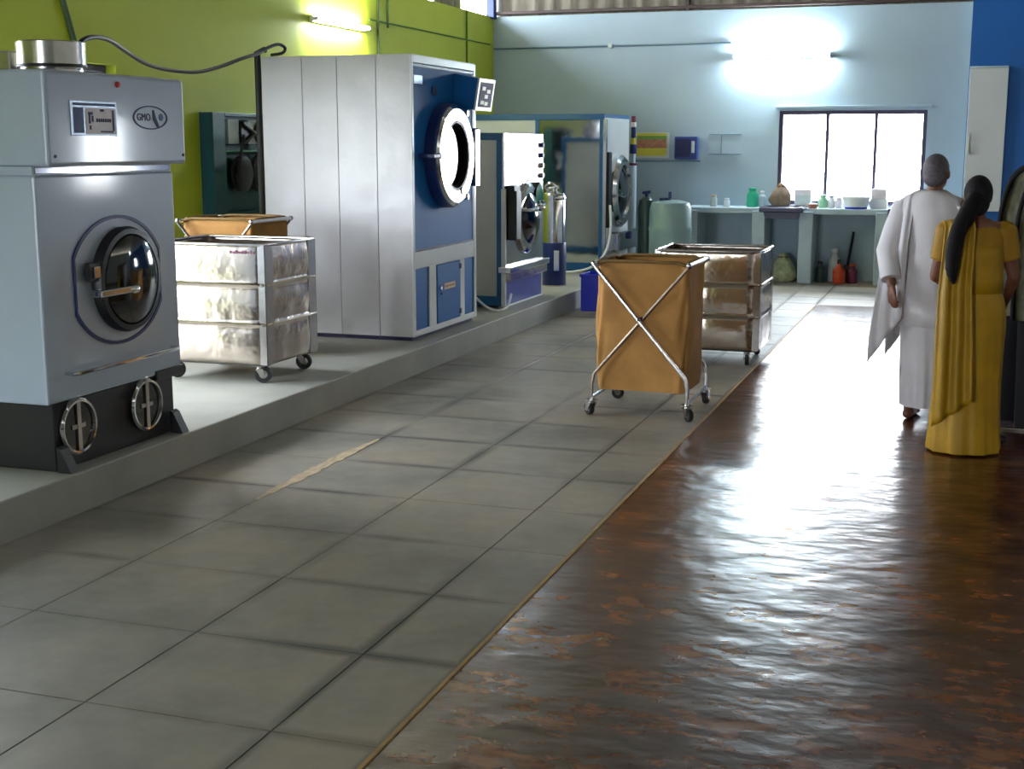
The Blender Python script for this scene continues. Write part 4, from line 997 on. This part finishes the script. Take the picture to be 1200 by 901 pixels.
def figure(h, arms, facing, sway=0.0, female=False):
    """continuous body standing at the origin, built facing +Y then turned; arms: {side: (elbow, wrist)} in body space"""
    g = G(); u = h / 7.5; F = .92 if female else 1.0
    def S(v): return Vector(v) * h
    # trunk
    for z, rx, ry, y in ((.50, .100, .070, 0), (.54, .098, .072, 0), (.60, .082, .060, .004), (.66, .086, .062, .004), (.72, .096, .066, .004), (.77, .100, .062, 0), (.805, .088, .048, -.004)):
        g.ball(S((0, y, z)), (rx * h * F, ry * h, .055 * h))
    if female:
        for s in (-1, 1): g.ball(S((s * .045, .055, .725)), .034 * h)
    g.capsule(S((0, -.006, .81)), S((0, .004, .875)), .034 * h * F, .030 * h * F)
    # head with brow, nose, jaw, ears
    hc = S((0, .012, .932))
    g.ball(hc, (.044 * h, .054 * h, .062 * h)); g.ball(hc + S((0, .016, -.030)), (.034 * h, .036 * h, .038 * h)); g.ball(hc + S((0, .03, -.052)), (.016 * h, .016 * h, .013 * h))
    g.capsule(hc + S((0, .050, .004)), hc + S((0, .062, -.020)), .006 * h, .0095 * h)
    g.capsule(hc + S((-.014, .046, -.036)), hc + S((.014, .046, -.036)), .006 * h, .006 * h)
    for s in (-1, 1):
        g.ball(hc + S((s * .045, -.002, -.006)), (.006 * h, .012 * h, .019 * h)); g.ball(hc + S((s * .018, .046, .010)), (.013 * h, .008 * h, .005 * h))
    for s in (-1, 1):
        sh = S((s * .108 * F, 0, .800)); e, w, n = arms[s]
        g.capsule(S((s * .05, 0, .81)), sh, .036 * h, .036 * h * F)
        g.capsule(sh, e, .034 * h * F, .025 * h * F); g.capsule(e, w, .025 * h * F, .0165 * h * F)
        hand(g, w, Vector(w) - Vector(e), s, n, .5, h / 1.68)
        hip = S((s * .052, 0, .50)); kn = S((s * .055, .008, .27)); an = S((s * .05, -.012, .045))
        g.capsule(hip, kn, .058 * h * F, .034 * h); g.capsule(kn, S((s * .054, -.012, .19)), .034 * h, .036 * h); g.capsule(S((s * .054, -.012, .19)), an, .036 * h, .021 * h)
        g.ball(an + S((0, -.014, -.025)), (.019 * h, .024 * h, .02 * h)); g.capsule(an + S((0, .0, -.022)), S((s * .056, .072, .017)), .022 * h, .017 * h)
        g.ball(S((s * .056, .082, .014)), (.026 * h, .026 * h, .0135 * h))
    return g, hc
def ringpts(cx, cy, rx, ry, z, N=56, folds=0, amp=0.0, ph=0.0, ex=1.0):
    out = []
    for i in range(N):
        a = 2 * PI * i / N; f = 1 + amp * math.sin(folds * a + ph) + amp * .5 * math.sin((folds * 2 + 3) * a + ph * 2)
        ca, sa = math.cos(a), math.sin(a)
        out.append((cx + rx * f * math.copysign(abs(ca) ** ex, ca), cy + ry * f * math.copysign(abs(sa) ** ex, sa), z))
    return out

def woman():
    h = 1.53
    t = thing('person', 'person in a mustard yellow sari with long black hair hanging down the back', 'person', (.045, 7.75, .003), 0.18)
    arms = {1: (Vector((.215, .01, .985)), Vector((.20, .17, .80)), (-1, 0, .2)), -1: (Vector((-.19, .06, .98)), Vector((-.13, .24, .93)), (1, .2, 0))}
    g, hc = figure(h, arms, 0, female=True)
    link('body', remeshed(g, 'body'), 'skin', t)
    for s in (-1, 1):
        q = G(); q.ball(hc + Vector((s * .018, .049, .006)) * h, .010 * h, 12, 8); q.obj('eye', 'white_plastic', t)
        q = G(); q.ball(hc + Vector((s * .018, .0555, .006)) * h, .0055 * h, 10, 6); q.obj('pupil', 'black', t)
    # skirt of the sari, pleated, down to the floor
    prof = [(.965, .135, .105), (.92, .15, .118), (.86, .168, .132), (.79, .182, .145), (.70, .186, .148), (.55, .182, .145), (.40, .180, .145), (.25, .184, .15), (.12, .192, .158), (.03, .198, .165), (.012, .196, .163)]
    q = G(); q.loft([ringpts(.0, .0, rx, ry, z, 84, 9, .004 + .028 * min(1, (1 - z)) ** 1.5, z * 2.0) for z, rx, ry in prof]); q.obj('sari_skirt', 'sari', t, ang=60)
    # blouse with short sleeves
    q = G(); q.loft([ringpts(0, .006, rx, ry, z, 56) for z, rx, ry in ((.95, .128, .098), (1.0, .136, .104), (1.06, .145, .112), (1.12, .150, .116), (1.17, .158, .112), (1.205, .168, .10), (1.235, .155, .088), (1.258, .125, .076), (1.272, .095, .066))], cap=False); bl = q.obj('blouse', 'sari_deep', t, ang=60, thick=.006)
    for s in (-1, 1):
        e = Vector(arms[s][0]); sh = Vector((s * .108 * .92 * h, 0, .80 * h)); q = G(); d = (e - sh)
        q.tube([sh - d * .12, sh + d * .2, sh + d * .45, sh + d * .62], [.064, .064, .060, .056], 20); q.ball(sh, .068, 20, 12); link('sleeve', remeshed(q, 'sleeve', .01), 'sari_deep', bl)
    # drape: wraps the trunk, over the left shoulder and down the back to the calves
    rings = []
    for z, rx, ry, cx in ((.90, .160, .128, 0), (.97, .150, .12, 0), (1.04, .155, .122, -.004), (1.10, .160, .126, -.008), (1.16, .160, .122, -.014)):
        rings.append(ringpts(cx, .004, rx, ry, z, 72, 7, .012, z * 9))
    q = G(); q.loft(rings, cap=False); q.obj('sari_wrap', 'sari', t, ang=60, thick=.006)
    def drape(u, v):
        # u across (0 outer left .. 1 towards spine), v from front waist over the shoulder down the back
        x = -.205 + .165 * u
        if v < .3:
            k = v / .3; y = .125 - .03 * k; z = .98 + .27 * k + .02 * u; x = -.19 + .155 * u
        elif v < .42:
            k = (v - .3) / .12; y = .095 * math.cos(k * PI) - .01; z = 1.25 + .035 * math.sin(k * PI) + .03 * u; x = -.18 + .15 * u
        else:
            k = (v - .42) / .58; y = -.105 - .075 * math.sin(min(1, k * 1.5) * PI / 2) - .012 * k; z = 1.25 + .03 * u - k * (1.08 - .12 * u)
            x = -.18 - .03 * min(1, k * 3) + (.155 + .05 * k) * u
        return Vector((x, y + .014 * math.sin(u * 16 + 1.5 * v), z))
    q = G(); q.grid(drape, 22, 48); q.obj('sari_drape', 'sari', t, ang=60, thick=.007)
    # hair: cap and a long loose tail falling over the left of the back
    q = G(); c = hc
    q.ball(c + Vector((0, -.012, .014)), (.076, .090, .098), 28, 18)
    q.ball(c + Vector((-.006, -.06, -.035)), (.062, .05, .075), 20, 14)
    pts = [c + Vector((-.02, -.085, -.01)), c + Vector((-.07, -.125, -.09)), c + Vector((-.12, -.16, -.19)), c + Vector((-.145, -.195, -.30)), c + Vector((-.15, -.215, -.40)), c + Vector((-.135, -.218, -.47))]
    q.tube(pts, [.05, .052, .05, .048, .046, .044, .044, .042, .04, .036, .03, .022, .012, .004], 14, smooth=6)
    me = remeshed(q, 'hair', .008); link('hair', me, 'hair', t)
    return t
woman()

def man():
    h = 1.645
    t = thing('person', 'person in loose white clothes with grey hair, standing behind the yellow sari', 'person', (-.205, 8.62, .003), -.25)
    arms = {1: (Vector((.25, .0, 1.02)), Vector((.24, .18, .86)), (-1, 0, 0)), -1: (Vector((-.225, -.13, 1.05)), Vector((-.165, -.235, .86)), (.6, .8, 0))}
    g, hc = figure(h, arms, 0)
    link('body', remeshed(g, 'body'), 'skin', t)
    for s in (-1, 1):
        q = G(); q.ball(hc + Vector((s * .018, .049, .006)) * h, .010 * h, 12, 8); q.obj('eye', 'white_plastic', t)
        q = G(); q.ball(hc + Vector((s * .018, .0555, .006)) * h, .0055 * h, 10, 6); q.obj('pupil', 'black', t)
    q = G(); q.ball(hc + Vector((0, -.014, .022)), (.078, .090, .092), 28, 18); q.ball(hc + Vector((0, -.05, -.03)), (.066, .045, .06), 20, 12)
    link('hair', remeshed(q, 'hair', .008), 'grey_hair', t)
    # dhoti
    q = G(); q.loft([ringpts(0, 0, rx, ry, z, 72, 8, .05 * (1 - z), z * 3) for z, rx, ry in ((.98, .15, .12), (.85, .175, .14), (.65, .165, .14), (.45, .155, .135), (.25, .148, .13), (.10, .14, .125), (.085, .138, .122))]); q.obj('dhoti', 'kurta', t, ang=60)
    # loose tunic body
    q = G(); q.loft([ringpts(-.01, 0, rx, ry, z, 72, 6, .02 + .03 * max(0, 1.2 - z), z * 4) for z, rx, ry in ((1.425, .075, .07), (1.40, .115, .085), (1.37, .19, .10), (1.30, .215, .125), (1.15, .205, .14), (1.0, .205, .15), (.85, .22, .16), (.70, .235, .17), (.60, .245, .175))], cap=False); q.obj('tunic', 'kurta', t, ang=60, thick=.006)
    for s in (-1, 1):
        e, w, n = arms[s]; sh = Vector((s * .108 * h, 0, .80 * h))
        q = G(); q.tube([sh + (sh - e) * .05, sh.lerp(e, .5), e, e.lerp(w, .6), e.lerp(w, .85)], [.075, .08, .075, .065, .06], 24); q.obj('sleeve', 'kurta', t)
    # shawl thrown over the left shoulder, hanging in a pointed fall
    def shawl(u, v):
        # v: 0 front hem, .5 top of shoulder, 1 back hem ; u: 0 neck side .. 1 outer
        k = abs(v - .5) * 2; sgn = -1 if v > .5 else 1
        x = -.085 - .13 * u - (.07 * u + .02) * min(1, k * 1.15); z = 1.425 - .065 * u ** 1.5 - k ** 1.15 * (.78 + .22 * u)
        y = sgn * (.03 + .135 * min(1, k * 2.2) ** .6) * (1 - .35 * u * (1 - k)) + .012 * math.sin(u * 15 + k * 3)
        if sgn < 0: y -= .02 * k
        return Vector((x, y, z))
    q = G(); q.grid(shawl, 20, 44); q.obj('shawl', 'kurta', t, ang=60, thick=.008)
    return t
man()

# ------------------------------------------------------------------ garment rail with hanging suits
RX, RY0, RY1 = .46, 8.12, 9.3
t = thing('garment_rail', 'steel garment rail on wheels carrying patterned suits', 'rail', (RX, (RY0 + RY1) / 2, .003))
L = (RY1 - RY0) / 2 + .12
q = G(); q.tube([(0, -L, .09), (0, -L, 1.60), (0, -L + .06, 1.66), (0, L - .06, 1.66), (0, L, 1.60), (0, L, .09)], .014, 10); q.obj('rail_frame', 'tube_steel', t)
for s in (-1, 1):
    q = G(); q.box(-.26, .26, s * L - .018, s * L + .018, .07, .10, .004, 1); q.obj('foot_bar', 'tube_steel', t)
    for sx in (-1, 1): castor(t, sx * .23, s * L, 0, .072, .5 * sx, .028)
for k in range(5):
    y = RY0 + .02 + k * .23
    lab = ('patterned olive-grey suit jacket hung over black trousers, first on the rail', 'second patterned suit on the rail with black trousers', 'third patterned suit along the garment rail', 'fourth patterned suit along the garment rail', 'last patterned suit on the garment rail')[k]
    t = thing('hanging_suit', lab, 'garment', (RX + (.09, .0, .03, .01, .02)[k], y, 0.05), 0, 'suits on the garment rail')
    q = G(); q.tube([(0, 0, 1.56), (-.2, 0, 1.50), (.2, 0, 1.50)], .008, 8, closed=True)
    q.tube([(0, 0, 1.56), (.0, 0, 1.60), (.03, 0, 1.625), (.01, 0, 1.645), (-.015, 0, 1.63)], .004, 6, smooth=4); q.obj('hanger', 'black', t)
    prof = [(1.545, .06, .03), (1.535, .12, .04), (1.50, .19, .05), (1.44, .235, .06), (1.34, .265, .065), (1.2, .285, .07), (1.0, .285, .07), (.85, .28, .07), (.72, .278, .07), (.66, .275, .068)]
    q = G(); q.loft([ringpts(0, 0, rx, ry, z, 48, 5, .02, z * 3 + k, .75) for z, rx, ry in prof]); jk = q.obj('jacket', 'suit_pattern', t, ang=60)
    for s in (-1, 1):
        q = G(); q.tube([(s * rx * 1.005, -ry * .55, z) for z, rx, ry in prof[1:]], .013, 8, smooth=3); q.obj('dark_piping', 'suit_black', jk)
    for s in (-1, 1):
        q = G(); q.loft([ringpts(s * .115, 0, rx, ry, z, 32, 4, .03, z * 5 + s, .8) for z, rx, ry in ((.75, .13, .055), (.5, .125, .055), (.2, .12, .055), (.03, .118, .055))]); q.obj('trouser_leg', 'suit_black', t, ang=60)
